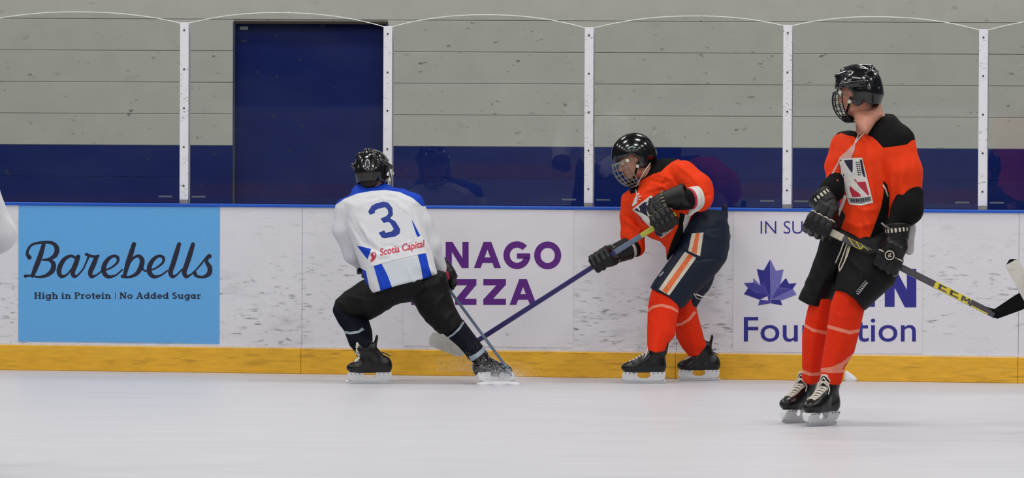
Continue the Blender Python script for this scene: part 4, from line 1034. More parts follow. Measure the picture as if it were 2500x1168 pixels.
for pts in ([(1665, 622), (1700, 636), (1770, 628)], [(1660, 545), (1710, 560), (1770, 556)]): Pm.fold(pts, YM, -.008, .008)
pm = solid('pants', Pm, m_navypant, PM, wr=(.0018, 34, (.5, .2, .9)))
dy(pm, [(1689, 570), (1718, 568), (1709, 626), (1680, 613)], m_stripec, 'f'); dy(pm, [(1672, 615), (1700, 630), (1634, 722), (1608, 707)], m_stripec, 'f')
dy(pm, [(1699, 570), (1708, 569), (1701, 621), (1688, 616)], m_stripeo, 'f'); dy(pm, [(1682, 620), (1692, 626), (1628, 718), (1617, 710)], m_stripeo, 'f')
drape('pant_lettering', [quad((1610, 675), (1620, 664), 4)], mat('grey_print', '#8b93a0', .6), bvh(pm), pm, fallback=15)
MB().tube([w(1698, 720, -.16), w(1712, 724, -.19), w(1725, 726, -.18), w(1746, 730, -.17)], .0022, 5).build('pant_lace', m_lace, PM, True)
MB().tube([w(1694, 716, -.15), w(1700, 728, -.17), w(1713, 733, -.18), w(1712, 724, -.18), w(1700, 718, -.16)], .0022, 5).build('pant_lace', m_lace, PM, True)
# socks
Sa = Field(.005).puff([(1624, 672), (1592, 706), (1586, 725), (1582, 752), (1580, 800), (1580, 854), (1600, 862), (1624, 857), (1629, 844), (1648, 820), (1651, 793), (1658, 752), (1668, 716), (1640, 680)], [(1620, 720, YM - .09), (1640, 720, YM - .09), (1605, 850, YM - .19)], .12, .085, .02, open=[(1590, 858), (1612, 860)])
for pts in ([(1590, 735), (1615, 742), (1648, 735)], [(1583, 770), (1600, 800), (1590, 840)]): Sa.fold(pts, YM, .005, .012)
Sa.cap(w(1606, 845, -.19), skL, .05, .046, .02)
sa = solid('sock', Sa, m_sock, PM)
dy(sa, [(1580, 757), (1593, 747), (1615, 742), (1640, 748), (1656, 758), (1656, 765), (1638, 755), (1615, 749), (1595, 753), (1580, 765)], m_sockband)
Sb = Field(.005).puff([(1654, 725), (1694, 720), (1706, 779), (1716, 813), (1724, 850), (1713, 866), (1682, 870), (1665, 850), (1650, 822), (1648, 790)], [(1670, 760, YM + .10), (1690, 760, YM + .10), (1695, 860, YM + .19)], .11, .08, .02, open=[(1697, 868)])
Sb.cap(w(1700, 855, .19), skR, .05, .046, .02)
sb = solid('sock', Sb, m_sock, PM)
dy(sb, [(1646, 791), (1662, 789), (1680, 778), (1694, 760), (1701, 763), (1686, 782), (1666, 795), (1646, 798)], m_sockband)
# skates
ya = FL(1570, 940)
skate(PM, hA, tA, (0, 0, 1), s=.93, lean=-.012, label='black skate nearer the camera with white blade holder')
skate(PM, hB, tB, (-.06, 0, 1), s=.90, lean=.06, label='black skate farther back with pale laces')
# jersey
Jm = Field(.006)
Jm.puff([(1580, 408), (1600, 390), (1650, 387), (1690, 405), (1708, 430), (1712, 470), (1700, 520), (1676, 562), (1655, 606), (1628, 640), (1625, 606), (1612, 590), (1590, 583), (1562, 565), (1545, 525), (1532, 490), (1535, 466), (1556, 450)], [(1580, 460, YM + .05), (1680, 430, YM + .0), (1650, 580, YM + .0)], .17, .16, .03)
Jm.chain([w(1668, 425, -.09), w(1704, 460, -.13), w(1711, 486, -.16)], [.085, .088, .076], .03)
Jm.chain([w(1716, 478, -.15), w(1706, 498, -.17)], [.066, .048], .02)
Jm.chain([w(1540, 490, .09), w(1540, 530, .12), w(1544, 575, .12), w(1553, 606, .08)], [.062, .064, .070, .058], .03)
for pts in ([(1600, 420), (1640, 440), (1660, 480)], [(1650, 400), (1690, 430), (1720, 470)], [(1600, 450), (1640, 465), (1690, 460)], [(1545, 500), (1580, 540), (1620, 560)], [(1530, 540), (1555, 560), (1570, 600)], [(1620, 395), (1625, 430), (1600, 460)], [(1560, 470), (1600, 460), (1640, 450)]): Jm.fold(pts, YM, .009, .014)
for pts in ([(1660, 405), (1650, 440), (1665, 470)], [(1585, 440), (1620, 450), (1650, 475)], [(1525, 525), (1550, 540), (1570, 570)], [(1690, 470), (1720, 480), (1735, 475)]): Jm.fold(pts, YM, -.009, .010)
jm = solid('jersey', Jm, m_org, PM, wr=(.002, 30, (.7, .2, .7)))
dy(jm, [(1575, 420), (1575, 370), (1660, 370), (1658, 388), (1640, 396), (1625, 408), (1613, 420), (1596, 424), (1574, 436), (1562, 440)], m_blk)
dy(jm, [(1660, 520), (1672, 523), (1676, 545), (1668, 575), (1652, 612), (1630, 640), (1624, 636), (1640, 590), (1655, 555)], m_blk, 'f')
dy(jm, [(1673, 523), (1686, 528), (1676, 558), (1668, 575), (1668, 545)], m_patchw, 'f')
dy(jm, [(1535, 462), (1560, 452), (1556, 470), (1540, 474)], m_blk)
# cuffs of the near sleeve: black, red and white rings round the forearm
def ringed(P, a, b, ra, rb, bands, n=20):
    a, b = Vector(a), Vector(b); d = (b - a)
    for t0, t1, m, nm in bands:
        MB().tube([a + d * t0, a + d * (t0 + (t1 - t0) * .5), a + d * t1], [ra + (rb - ra) * t0, ra + (rb - ra) * (t0 + t1) / 2 + .001, ra + (rb - ra) * t1], n).build(nm, m, P, True)
ringed(PM, w(1702, 482, -.20), w(1650, 494, -.30), .076, .050, [(0, .10, m_patchw, 'sleeve_band'), (.10, .30, m_patchw, 'sleeve_band'), (.30, .40, m_red, 'sleeve_band'), (.40, 1.0, m_blk, 'sleeve_band')])
cp_ = Field(.005).chain([w(1706, 470, -.20), w(1700, 500, -.21), w(1684, 524, -.20)], [.045, .036, .014], .02, sq=((0, 1, 0), .6)); solid('sleeve_cuff', cp_, m_patchw, PM)
ringed(PM, w(1551, 606, .06), w(1518, 618, .0), .056, .045, [(0, .25, m_blk, 'sleeve_band'), (.25, .65, m_patchw, 'sleeve_band'), (.65, .9, m_red, 'sleeve_band'), (.9, 1.4, m_blk, 'sleeve_band')])
# collar and laces
MB().tube([w(1588, 398, -.10), w(1574, 418, -.13), w(1563, 438, -.13), w(1553, 456, -.10)], .0022, 6).build('collar_piping', m_patchw, PM, True)
tj = bvh(jm)
zp = lambda p: (1530 + p[0] / 8.341, 460 + p[1] / 8.341)
Dm = lambda nm, polys, m, off: drape(nm, [[zp(x) for x in p] for p in polys], m, tj, patch, off=off, maxe=4, fallback=15)
patch = drape('chest_patch', [[zp(x) for x in ((108, 432), (500, 140), (945, 830), (705, 1022))]], m_patchw, tj, jm, off=.003, maxe=4, fallback=15)
patch['label'] = 'square team patch in indigo, white and grey on the chest'
Dm('patch_print', [[(150, 445), (480, 190), (600, 390), (470, 600), (300, 500)]], m_pnavy, .0042)
Dm('patch_print', [[(360, 260), (440, 215), (560, 420), (480, 470)], [(200, 380), (240, 360), (275, 450), (262, 462)], [(400, 420), (430, 400), (520, 560), (470, 600), (430, 560)]], m_patchw, .0052)
Dm('patch_print', [[(x, y), (x + 30, y - 18), (x + 46, y + 10), (x + 16, y + 28)] for k in range(4) for x, y in ((380 + k * 34, 290 + k * 56), (424 + k * 34, 262 + k * 56))], m_pnavy, .0058)
Dm('patch_print', [[(155, 470), (230, 560), (310, 690), (330, 690), (300, 600)], [(310, 640), (350, 700), (330, 715), (290, 660)]], m_red, .0044)
Dm('patch_print', [[(560, 860), (880, 770), (920, 830), (700, 990), (600, 960)]], m_pnavy, .0042)
Dm('patch_lettering', [quad((x, y), (x + 48, y + 62), 13) for x, y in ((720, 920), (750, 900), (782, 872), (812, 850), (842, 822))] + [quad((790, 880), (850, 838), 10), quad((735, 925), (770, 902), 10)], m_patchw, .0055)
drape('neck_lace', [[zp(x) for x in p] for p in ([(105, 355), (130, 370), (215, 300), (225, 180), (200, 140), (165, 190)], [(200, 130), (250, 90), (262, 105), (225, 150)], [(230, 160), (295, 150), (298, 165), (235, 185)], [(240, 205), (285, 225), (278, 242), (235, 225)], [(175, 10), (200, 40), (212, 130), (195, 135)])], m_patchw, tj, jm, off=.004, maxe=4, fallback=15)
# gloves and stick
top_, heel_ = w(1650, 522, -.30), w(1128, 857, .02)
sdm = (heel_ - top_).normalized()
GU = w(1622, 540, -.31); GLo = w(1478, 632, -.09)
GU = top_ + sdm * ((GU - top_).dot(sdm)); GLo = top_ + sdm * ((GLo - top_).dot(sdm))
glove(PM, GU, -sdm.lerp(Vector((0, 0, 1)), .0), (-.25, -.9, .3), w(1668, 478, -.28), s=1.25, trim=mat('olive_trim', '#6f6d50', .6), thumb=-1, label='black glove at the top of the stick', cuff=True)
glove(PM, GLo, sdm, (-.4, -.8, .3), w(1527, 610, -.02), s=1.18, trim=m_grayp, thumb=-1, label='black glove lower on the shaft')
m_shaftM = mat('indigo_stick_shaft', '#2b2560', .3, var=.05, spec=.6); m_tapew = mat('scuffed_white_blade_tape', '#d6d2ca', .6, var=.05)
marks(m_tapew, '#8d8a86', 30, .55, .7, amount=.5)
m_lime = mat('lime_grip', '#a9ab3a', .45); m_slate = mat('slate_grip', '#5b6b82', .4)
LM = (heel_ - top_).length
stM = stick('indigo stick reaching low to the left, held by the bent player in orange', top_, heel_, w(1046, 824, .12), (-.2, -1, .1), m_shaftM, m_tapew,
            segs=[(.0, .16, m_lime, 'grip_tape'), (.16, .28, m_slate, 'grip_tape')], bh=(.085, .095), knob=None, bup=(.25, 0, 1))

# ---------------------------------------------------------------- standing player in orange, black pants
YR = FL(1985, 1038).y
def rr_(px, py, d=0): return Q(px, py, YR + d)
w = rr_
PR = empty('person', FL(1985, 1038), 'tall orange jersey player in black pants, coasting upright and looking away', 'person')
hc = w(2093, 228, .0); hr, hf, hu = frame((-.88, .42, -.14), (.02, 0, 1))
J = dict(pelvis=w(2110, 600, .02), waist=w(2112, 520, .02), chest=w(2120, 400, .02), neck=w(2118, 308, .03),
         shL=w(2180, 352, .0), shR=w(2072, 352, .09), elL=w(2216, 480, -.10), elR=w(2036, 450, .01), wrL=w(2182, 562, -.16), wrR=w(2006, 500, -.06), haL=w(2172, 610, -.18), haR=w(1990, 540, -.10),
         hipL=w(2140, 610, -.05), hipR=w(2075, 610, .10), knL=w(2068, 735, -.10), knR=w(2000, 740, .08), anL=w(2030, 928, -.03), anR=w(1985, 925, .08), toL=w(1990, 990, -.10), toR=w(1935, 985, .0))
tA = FL(1972, 1043); hA = tA + Vector((.165, .21, 0)); tB = FL(1918, 1035); hB = tB + Vector((.165, .20, 0))
J['anL'], J['toL'], skL = ankle_of(hA, tA, (.03, 0, 1)); J['anR'], J['toR'], skR = ankle_of(hB, tB, (.03, 0, 1))
body(PR, PR, J, (hc, hr, hf, hu), R=1.06)
face_parts(PR, hc, hr, hf, hu)
nn = Field(.005).puff([(2078, 262), (2150, 250), (2158, 282), (2138, 300), (2118, 330), (2104, 324), (2088, 300)], [(2080, 260, YR + .02), (2150, 260, YR + .03), (2115, 325, YR - .12)], .085, .075, .02)
solid('neck', nn, m_skin, PR)
hR = helmet(PR, hc, hr, hf, hu, s=1.0, label='black helmet with dark wire cage turned away', cagecol=mat('dark_cage_wire', '#26272a', .35, metal=.5))
drape('helmet_lettering', [quad((2080, 189), (2101, 191), 3.5)], mat('grey_helmet_print', '#9a9a9c', .5), bvh(hR), hR, off=.002, maxe=4, fallback=13)
# pants
Pr = Field(.006)
Pr.puff([(2045, 550), (2006, 574), (1994, 617), (1972, 676), (1948, 731), (1972, 744), (2021, 754), (2042, 715), (2080, 660), (2110, 600), (2090, 555)], [(1980, 730, YR + .09), (2010, 730, YR + .09), (2060, 590, YR + .06)], .14, .12, .03, open=[(1960, 737), (1996, 749)])
Pr.puff([(2055, 565), (2110, 545), (2175, 560), (2204, 600), (2206, 640), (2193, 668), (2182, 697), (2142, 731), (2110, 761), (2090, 734), (2065, 715), (2034, 708), (2040, 660)], [(2070, 720, YR - .08), (2100, 720, YR - .08), (2130, 600, YR - .02)], .16, .14, .02, open=[(2100, 748), (2078, 724), (2050, 711)])
for pts in ([(2060, 620), (2100, 660), (2110, 710)], [(2150, 600), (2160, 650), (2140, 700)], [(1990, 640), (2010, 690), (1990, 730)], [(2070, 600), (2120, 620), (2190, 610)]): Pr.fold(pts, YR, .007, .014)
Pr.fold([(2070, 590), (2050, 640), (2035, 705)], YR, -.012, .010)
pr = solid('pants', Pr, m_blackpant, PR, wr=(.002, 34, (.5, .2, .9)))
tpn = bvh(pr)
drape('pant_lettering', [quad((2091 + 3.6 * i, 716 - 4.3 * i), (2096 + 3.6 * i, 719 - 4.3 * i), 2.6) for i in range(7)] + [quad((2090, 713), (2114, 685), 1.2), quad((2096, 719), (2119, 690), 1.2)], mat('pale_print', '#b9b6b0', .6), tpn, pr, fallback=13)
for pts in ([(2060, 592), (2052, 615), (2040, 642)], [(2078, 594), (2068, 625), (2054, 655), (2050, 662), (2048, 652), (2058, 625), (2068, 596)], [(2072, 600), (2062, 640)]):
    hits = []
    for (a, b) in pts:
        h_ = tpn.ray_cast(CAM, ray(a, b).normalized())[0]; hits.append((h_ if h_ else w(a, b, -.1)) + Vector((0, -.006, 0)))
    MB().tube(hits, .0042, 6).build('waist_lace', m_cream, PR, True)
# socks
Sc = Field(.005).puff([(1986, 700), (1970, 762), (1958, 823), (1958, 897), (1962, 932), (1980, 940), (2000, 932), (2008, 885), (2019, 820), (2030, 750), (2030, 705)], [(1980, 760, YR + .08), (2010, 760, YR + .08), (1985, 925, YR + .16)], .12, .085, .02, open=[(1971, 936), (1990, 936)])
for pts in ([(1972, 775), (1995, 785), (2020, 780)],): Sc.fold(pts, YR, .006, .012)
Sc.cap(w(1983, 915, .16), skR, .045, .046, .02)
sc = solid('sock', Sc, m_sock, PR)
dy(sc, [(1960, 788), (1985, 803), (2030, 812), (2030, 820), (1985, 811), (1960, 796)], m_sockband); dy(sc, [(1950, 893), (1963, 905), (1980, 911), (2015, 909), (2015, 917), (1978, 919), (1961, 913), (1950, 902)], m_sockband)
Sd = Field(.005).puff([(2060, 672), (2036, 720), (2027, 746), (2016, 823), (2004, 897), (2002, 932), (2028, 941), (2054, 938), (2062, 900), (2086, 860), (2098, 812), (2107, 772), (2112, 750), (2114, 710), (2080, 676)], [(2040, 740, YR - .08), (2090, 740, YR - .08), (2030, 925, YR - .03)], .13, .095, .02, open=[(2015, 936), (2041, 940)])
for pts in ([(2030, 765), (2065, 775), (2103, 765)], [(2050, 720), (2080, 750), (2100, 760)], [(2060, 830), (2050, 870), (2035, 905)]): Sd.fold(pts, YR, .006, .012)
Sd.cap(w(2030, 915, -.03), skL, .05, .046, .02)
sd_ = solid('sock', Sd, m_sock, PR)
dy(sd_, [(2015, 792), (2045, 800), (2075, 808), (2105, 803), (2105, 810), (2075, 817), (2045, 809), (2015, 800)], m_sockband)
dy(sd_, [(1998, 900), (2030, 897), (2056, 885), (2090, 858), (2093, 864), (2064, 890), (2056, 903), (2070, 903), (2070, 910), (2030, 912), (1998, 908)], m_sockband)
# skates
skate(PR, hA, tA, (.03, .0, 1), s=1.0, lean=.0, lw=.005, label='black skate in front with wide pale laces')
skate(PR, hB, tB, (.03, .0, 1), s=1.0, lean=.0, lw=.005, label='black skate behind the other, toe outward')
# jersey
Jr = Field(.006)
Jr.puff([(2074, 318), (2096, 322), (2120, 300), (2160, 278), (2182, 280), (2206, 304), (2226, 330), (2230, 380), (2212, 420), (2190, 480), (2172, 540), (2150, 600), (2113, 600), (2049, 566), (2036, 552), (2052, 500), (2046, 440), (2028, 395), (2034, 352), (2050, 326)], [(2050, 400, YR + .08), (2200, 400, YR - .02), (2110, 580, YR + .02)], .18, .165, .03, open=[(2131, 600), (2081, 583)])
Jr.chain([w(2196, 345, -.06), w(2208, 420, -.09), w(2214, 486, -.10)], [.078, .092, .088], .04)
Jr.chain([w(2058, 352, .10), w(2042, 405, .06), w(2040, 436, .02)], [.062, .060, .052], .03)
for pts in ([(2140, 345), (2150, 420), (2160, 480)], [(2175, 370), (2180, 430), (2175, 500)], [(2210, 400), (2200, 450), (2210, 500)], [(2110, 520), (2125, 560), (2130, 590)], [(2060, 540), (2090, 555), (2140, 545)], [(2080, 500), (2110, 515), (2150, 510)], [(2040, 370), (2050, 400), (2040, 430)]): Jr.fold(pts, YR, .009, .015)
for pts in ([(2155, 390), (2168, 440), (2172, 500)], [(2130, 400), (2140, 470), (2150, 500)], [(2100, 540), (2120, 575)], [(2195, 430), (2190, 480), (2200, 510)]): Jr.fold(pts, YR, -.009, .010)
# sleeve opening and neckline are cut out
jr = solid('jersey', Jr, m_org, PR, wr=(.002, 28, (.7, .2, .7)))
dy(jr, [(2250, 280), (2240, 340), (2226, 343), (2214, 353), (2190, 357), (2156, 361), (2148, 352), (2142, 345), (2130, 335), (2112, 327), (2100, 330), (2090, 340), (2086, 334), (2070, 331), (2054, 325), (2040, 330), (2040, 290), (2160, 250), (2230, 260)], m_blk)
dy(jr, [(2156, 440), (2166, 452), (2172, 480), (2168, 540), (2160, 590), (2148, 612), (2112, 610), (2128, 570), (2150, 510), (2158, 470)], m_blk, 'f')
dy(jr, [(2054, 510), (2064, 528), (2052, 560), (2030, 572), (2030, 545), (2046, 520)], m_blk, 'f')
tj = bvh(jr)
zr = lambda p: (2030 + p[0] / 8.342, 370 + p[1] / 8.342)
patch = drape('chest_patch', [[zr(x) for x in ((150, 135), (625, 128), (850, 1045), (600, 1105), (365, 1080), (310, 930), (200, 500))]], m_patchw, tj, jr, off=.003, maxe=4, fallback=13)
patch['label'] = 'team patch in white, red and indigo on the chest'
Dr = lambda nm, polys, m, off: drape(nm, [[zr(x) for x in p] for p in polys], m, tj, patch, off=off, maxe=4, fallback=13)
Dr('patch_print', [[(250, 180), (430, 165), (430, 400), (415, 440), (330, 320)], [(575, 165), (620, 165), (690, 520), (660, 520), (620, 440)], [(165, 170), (200, 170), (205, 200), (185, 200)], [(230, 440), (265, 500), (235, 510)]], m_pnavy, .0042)
Dr('patch_print', [[(500, 625), (690, 615), (770, 890), (735, 890), (560, 710)], [(380, 700), (470, 790), (560, 850), (610, 915), (520, 930), (420, 925), (365, 770)], [(455, 570), (500, 575), (520, 615), (490, 620)], [(215, 520), (265, 540), (225, 600)], [(165, 260), (185, 330), (200, 450), (165, 380)]], m_red, .0042)
Dr('patch_print', [[(345, 950), (560, 955), (800, 915), (815, 1000), (600, 1062), (385, 1045)]], m_grayp, .0042)
Dr('patch_lettering', [quad((410 + 48 * i, 968 - (i * i) * 1.2 + i * 2), (415 + 48 * i, 1035 - i * i * 1.2 + i * 2), 16) for i in range(8)] + [quad((405 + 96 * i, 1000 - 4 * i), (455 + 96 * i, 998 - 4 * i), 12) for i in range(4)], m_pnavy, .005)
Dr('patch_print', [quad((490 + 8 * i, 225 + 42 * i), (575 + 4 * i, 222 + 42 * i), 20) for i in range(7)], m_pnavy, .0048)
Dr('patch_print', [quad((528 + 8 * i, 210 + 42 * i), (530 + 8 * i, 236 + 42 * i), 12) for i in range(7)], m_patchw, .0056)
# piping, neck lace, side trim
def onj(tree, pts, off, r, m, nm, P):
    hs = []
    for a, b in pts:
        h_ = tree.ray_cast(CAM, ray(a, b).normalized())[0]
        if h_ is None: continue
        hs.append(h_ - ray(a, b).normalized() * off)
    if len(hs) > 1: return MB().tube(hs, r, 6).build(nm, m, P, True)
onj(tj, [(2160, 281), (2148, 288), (2135, 298), (2124, 310), (2114, 322), (2104, 332), (2096, 340), (2088, 350)], .004, .0045, m_patchw, 'collar_piping', jr)
onj(tj, [(2097, 324), (2094, 334), (2089, 345), (2086, 354)], .004, .004, m_patchw, 'collar_piping', jr)
drape('neck_lace', [[(2083, 352), (2089, 353), (2086, 368), (2078, 386), (2052, 388), (2050, 384), (2068, 368)], [(2050, 386), (2054, 388), (2034, 426), (2030, 424)]], mat('pale_rose_lace', '#c99a90', .7), tj, jr, off=.004, maxe=4, fallback=13)
onj(tj, [(2064, 478), (2058, 500), (2050, 520), (2040, 545), (2036, 556)], .003, .010, m_patchw, 'side_trim', jr)
onj(tj, [(2156, 452), (2162, 462), (2168, 480)], .003, .005, m_cream, 'side_trim', jr)
tg = Field(.005).chain([w(2228, 508, -.06), w(2222, 560, -.05), w(2220, 612, -.05)], [.012, .030, .028], .02, sq=((0, 1, 0), .35)); solid('white_cloth_flap', tg, mat('pale_flap_cloth', '#c7c3c3', .7), PR)
# forearms: black elbow pads under the sleeves
Fa = Field(.005).chain([w(2222, 478, -.12), w(2215, 512, -.15), w(2186, 552, -.18)], [.075, .082, .052], .03); fa = solid('elbow_pad', Fa, m_black, PR)
Fb = Field(.005).chain([w(2042, 440, .0), w(2030, 466, -.03), w(2008, 495, -.07)], [.050, .062, .044], .03); solid('elbow_pad', Fb, m_black, PR)
MB().tube([w(2152, 545, -.24), w(2160, 552, -.25), w(2174, 560, -.25)], .006, 6).build('pad_strap', m_grayp, fa, True)
MB().tube([w(2044, 440, -.07), w(2052, 452, -.04), w(2053, 462, -.02)], .004, 6).build('sleeve_edge', m_stripeo, jr, True)
# stick and gloves
top_, heel_ = w(1985, 545, -.12), w(2428, 769, -.24)
sdr = (heel_ - top_).normalized(); Lr = (heel_ - top_).length
GA = top_ + sdr * .035; GB = top_ + sdr * ((w(2172, 632, -.17) - top_).dot(sdr))
m_olive = mat('pale_olive_trim', '#b5ad86', .6)
glove(PR, GA, -sdr, (-.45, -.75, .45), w(2008, 486, -.09), s=1.27, trim=m_cream, thumb=-1, label='black glove on the butt end')
glove(PR, GB, sdr, (-.1, -.9, .35), w(2190, 562, -.19), s=1.27, trim=m_cream, thumb=-1, label='black glove with round button emblem', emblem=(w(2172, 624, -.262), (-.05, -1, .1)))
m_char = mat('charcoal_stick_shaft', '#3a3640', .35, var=.05, spec=.6); m_yel = mat('yellow_shaft_print', '#d8c526', .45)
m_butt = mat('cream_butt_tape', '#c2bba6', .7, bump=.2, bscale=200)
stR = stick('charcoal stick with yellow lettering, held across the body by the tall player in orange', top_, heel_, w(2522, 722, -.24), (.1, -1, .1), m_char, m_black,
            segs=[(.02, .165, m_butt, 'grip_tape')], w=.036, bh=(.052, .088), knob=None, bup=(-.35, 0, 1), curve=-.03)
def onshaft(t, y):      # point on the front of the shaft: t along, y across in half widths
    pass
nS = (Vector((.1, -1, .1)) - sdr * Vector((.1, -1, .1)).dot(sdr)).normalized(); eS = sdr.cross(nS)
def shaft_print(t0, t1, polys, m, nm):
    mb = MB(); 
    for p in polys:
        fr = [top_ + sdr * (Lr * (t0 + (t1 - t0) * x)) + eS * (y * .018) + nS * .0112 for x, y in p]; bk = [v - nS * .0018 for v in fr]; n = len(fr)
        mb.add(fr + bk, [tuple(range(n)), tuple(range(n, 2 * n))[::-1]] + [(i, (i + 1) % n, (i + 1) % n + n, i + n) for i in range(n)])
    return mb.build(nm, m, stR)
t_ = lambda px, py: (w(px, py, -.2) - top_).dot(sdr) / Lr
a0, a1 = t_(2283, 693), t_(2370, 738)
def bar2(x0, y0, x1, y1, wd): 
    dx, dy_ = x1 - x0, (y1 - y0) * .2; L = math.hypot(dx, dy_) + 1e-9; nx, ny = -dy_ / L * wd, dx / L * wd * 5
    return [(x0 + nx, y0 + ny), (x1 + nx, y1 + ny), (x1 - nx, y1 - ny), (x0 - nx, y0 - ny)]
shaft_print(a0, a1, [[(0, -1), (1, -1), (1, 1), (0, 1)]], m_yel, 'yellow_band')
eS_ = eS
LT = MB()
def shaft_print2(polys, m, nm):
    mb = MB()
    for p in polys:
        fr = [top_ + sdr * (Lr * (a0 + (a1 - a0) * x)) + eS * (y * .018) + nS * .0118 for x, y in p]; n = len(fr); bk = [v - nS * .001 for v in fr]
        mb.add(fr + bk, [tuple(range(n)), tuple(range(n, 2 * n))[::-1]] + [(i, (i + 1) % n, (i + 1) % n + n, i + n) for i in range(n)])
    return mb.build(nm, m, stR)
shaft_print2([[(.14, -.7), (.34, -.7), (.34, -.35), (.20, -.35), (.20, .35), (.34, .35), (.34, .7), (.14, .7)][i:j] for i, j in ()] +
             [[(.12, -.75), (.32, -.75), (.30, -.35), (.14, -.35)], [(.10, -.75), (.17, -.75), (.19, .75), (.12, .75)], [(.14, .35), (.36, .35), (.36, .75), (.14, .75)],
              [(.44, -.75), (.64, -.75), (.62, -.35), (.46, -.35)], [(.42, -.75), (.49, -.75), (.51, .75), (.44, .75)], [(.46, .35), (.68, .35), (.68, .75), (.46, .75)],
              [(.74, -.75), (.80, -.75), (.82, .75), (.76, .75)], [(.78, -.75), (.83, -.75), (.89, .2), (.85, .5)], [(.92, -.75), (.97, -.75), (.89, .5), (.86, .2)], [(.93, -.75), (.98, -.75), (1.0, .75), (.94, .75)]], m_char, 'shaft_lettering')
b0, b1 = t_(2068, 585), t_(2128, 616)
Lold = (a0, a1); a0, a1 = b0, b1
shaft_print2([bar2(0, -.8, .5, -.8, .012), bar2(0, -.8, .35, .8, .02), bar2(.35, .8, 1, .75, .012), bar2(.3, -.8, .6, .7, .02), bar2(.5, -.8, .95, .1, .015), bar2(.62, .6, .95, .1, .02), bar2(.6, -.7, .6, .7, .02)], m_yel, 'yellow_print')
a0, a1 = t_(2375, 740), t_(2415, 762)
shaft_print2([[(0, .65), (1, .65), (1, 1), (0, 1)]], m_yel, 'yellow_print')
# ---------------------------------------------------------------- stick of the player in white
w = lambda px, py, d=0: Q(px, py, YW + d)
stick('thin blue grey stick running down behind the outstretched leg of the player in white', sw_top, sw_heel, w(1250, 917, .16), (1, -.15, .35), mat('blue_grey_shaft', '#43576e', .3, var=.05, spec=.6), mat('teal_blade', '#4c7480', .5),
      w=.030, th=.018, bh=(.05, .06), curve=.01, bup=(-.4, 0, 1))
# snow thrown up by the edge of the skate
mb = []; n = 13000
V = []; Fc = []
for i in range(n):
    t = RNG.random(); side = RNG.random() < .38
    if side: px = RNG.normal(1150, 48); py = 912 - abs(RNG.normal(0, 30)) - 4; d = RNG.normal(.02, .08)
    else: px = RNG.normal(1216, 32); py = 934 - abs(RNG.normal(0, 20)) * (.6 + .4 * RNG.random()); d = RNG.normal(-.08, .07)
    if RNG.random() < .18: px = RNG.normal(1235, 40); py = 925 - abs(RNG.normal(0, 16))
    p = w(px, py, d - .02)
    if p.z < .004: continue
    s = RNG.uniform(.0005, .0012) * (2.0 if RNG.random() < .03 else 1)
    k = len(V); R = RNG.normal(size=(4, 3)) * s
    V += [(p.x + q[0], p.y + q[1], p.z + q[2]) for q in R]; Fc += [(k, k + 1, k + 2), (k, k + 2, k + 3), (k, k + 3, k + 1), (k + 1, k + 3, k + 2)]
m_snow = mat('ice_snow', '#dcdce2', .8, var=0)
obj('snow_spray', V, Fc, m_snow, kind='stuff', label='fine snow spraying up from the skate of the player in white', category='snow')
Sn = Field(.006)
for i in range(22):
    px = 1172 + i * 4.2; Sn.ell(FL(px, 941 + 1 * math.sin(i * .7), 0.0), ((1, 0, 0), (0, 1, 0), (0, 0, 1)), (.024, .034, .004 + .005 * math.sin(i * .14) + .003 * RNG.random()), .03)
o = solid('snow_ridge', Sn, m_snow, None, label='low ridge of scraped snow under the pushing skate of the player in white', category='snow')
# small snow lump against the kick plate, seen past the tall player's shin
Sl = Field(.005); c0 = bq(2073, 905, -.02)
c0 = bp((c0 - B0).dot(BX), -.02, .03)
Sl.ell(c0 + Vector((0, 0, -.01)), (BX, BN, (0, 0, 1)), (.032, .018, .034), .02).ell(c0 + BX * .02 + Vector((0, 0, -.018)), (BX, BN, (0, 0, 1)), (.034, .018, .018), .02).ell(c0 - BX * .015 + Vector((0, 0, .022)), (BX, BN, (0, 0, 1)), (.014, .012, .016), .015)
solid('snow_lump', Sl, m_snow, None, label='little lump of snow against the yellow kick plate', category='snow')

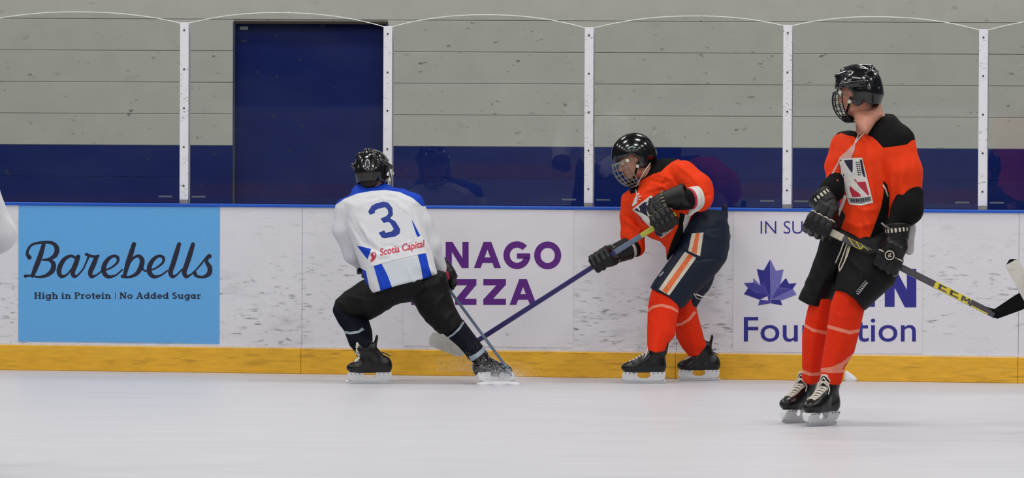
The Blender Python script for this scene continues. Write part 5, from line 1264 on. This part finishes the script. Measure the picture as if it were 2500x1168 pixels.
# ---------------------------------------------------------------- players mostly outside the frame
def upright(ax_px, feet_py, label, jm_, pantm, sockm, facing, yoke=None, arm=None, hunch=.12, sc=1.0):
    base = FL(ax_px, feet_py); X = base.x; Y = base.y
    fv = Vector(facing).normalized(); rv = fv.cross(Vector((0, 0, 1)))
    q = lambda x, y, z: Vector((X, Y, 0)) + (rv * x + fv * y + Vector((0, 0, z))) * sc
    P = empty('person', (X, Y, 0), label, 'person')
    hc = q(0, hunch + .06, 1.52); r_, f_, u_ = frame(fv - Vector((0, 0, .15)), (0, 0, 1))
    J = dict(pelvis=q(0, -.08, .95), waist=q(0, -.02, 1.08), chest=q(0, hunch * .6, 1.28), neck=q(0, hunch, 1.41), shL=q(-.19, hunch * .7, 1.36), shR=q(.19, hunch * .7, 1.36),
             elL=q(-.30, .10, 1.12), elR=q(.30, .10, 1.12), wrL=q(-.20, .33, 1.0), wrR=q(.20, .33, 1.0), haL=q(-.16, .40, .98), haR=q(.16, .40, .98),
             hipL=q(-.10, -.06, .92), hipR=q(.10, -.06, .92), knL=q(-.14, .08, .54), knR=q(.14, .08, .54), anL=q(-.15, -.03, .18), anR=q(.15, -.03, .18), toL=q(-.17, .12, .12), toR=q(.17, .12, .12))
    body(P, P, J, (hc, r_, f_, u_)); face_parts(P, hc, r_, f_, u_); helmet(P, hc, r_, f_, u_)
    K = Field(.008).chain([J['pelvis'], J['waist'], J['chest']], [.19, .175, .185], .06, sq=(tuple(fv), .8)).cap(J['shL'], J['shR'], .10, .10, .05)
    for k, x in (('L', -1), ('R', 1)): K.chain([J['sh' + k], J['el' + k], J['wr' + k]], [.10, .085, .062], .04)
    K.cap(J['chest'], J['neck'], .12, .07, .04)
    jj = solid('jersey', K, jm_, P, wr=(.003, 28, (.7, .3, .7)))
    K = Field(.008).cap(J['hipL'], J['hipR'], .14, .14, .05)
    for k in 'LR': K.chain([J['hip' + k], J['kn' + k].lerp(J['hip' + k], .15)], [.135, .105], .04)
    solid('pants', K, pantm, P)
    for k, x in (('L', -1), ('R', 1)):
        solid('sock', Field(.006).chain([J['kn' + k] + Vector((0, 0, .03)), J['an' + k].lerp(J['kn' + k], .5), J['an' + k]], [.088, .078, .052], .03), sockm, P)
        hl = q(x * .13, -.10, 0.0); skate(P, hl, hl + (fv + rv * x * .12).normalized() * .28, (0, 0, 1))
    return P, J, q
P4, J4, q4 = upright(-160, 1150, 'player in a plain white jersey, only an arm showing at the left edge', m_wj, m_blackpant, m_navysock, (-.15, .98, 0), hunch=.10)
s4 = Vector((.25, .9, 0)).normalized()
for k, x in (('L', -1), ('R', 1)): glove(P4, J4['ha' + k], (1, 0, .2 * x), (0, .3, 1), J4['wr' + k], s=1.0, thumb=1)
P5, J5, q5 = upright(2745, 1075, 'player in a white jersey outside the right edge, holding up a white taped stick', m_wj, m_blackpant, m_navysock, (-1, .25, 0), hunch=.10)
stY = P5.location.y
t5 = J5['haL'] + Vector((.10, .05, .22)); m5 = J5['haR']
w5 = lambda px, py, d=0: Q(px, py, stY + d)
heel5 = w5(2524, 742, -.02); dd = (t5 - heel5).normalized()
for k in 'LR':
    G5 = heel5 + dd * ((J5['ha' + k] - heel5).dot(dd)); glove(P5, G5, dd, (-.3, -.5, .6), J5['wr' + k], s=1.0, thumb=1)
stick('white taped stick blade with black tip poking in at the right edge', t5, heel5, w5(2466, 634, -.02), (0, -1, .1), m_char, m_tapew, bh=(.075, .078), tipcol=m_black, curve=.01, bup=(.8, 0, .5), knob=m_wht, tip=.93)
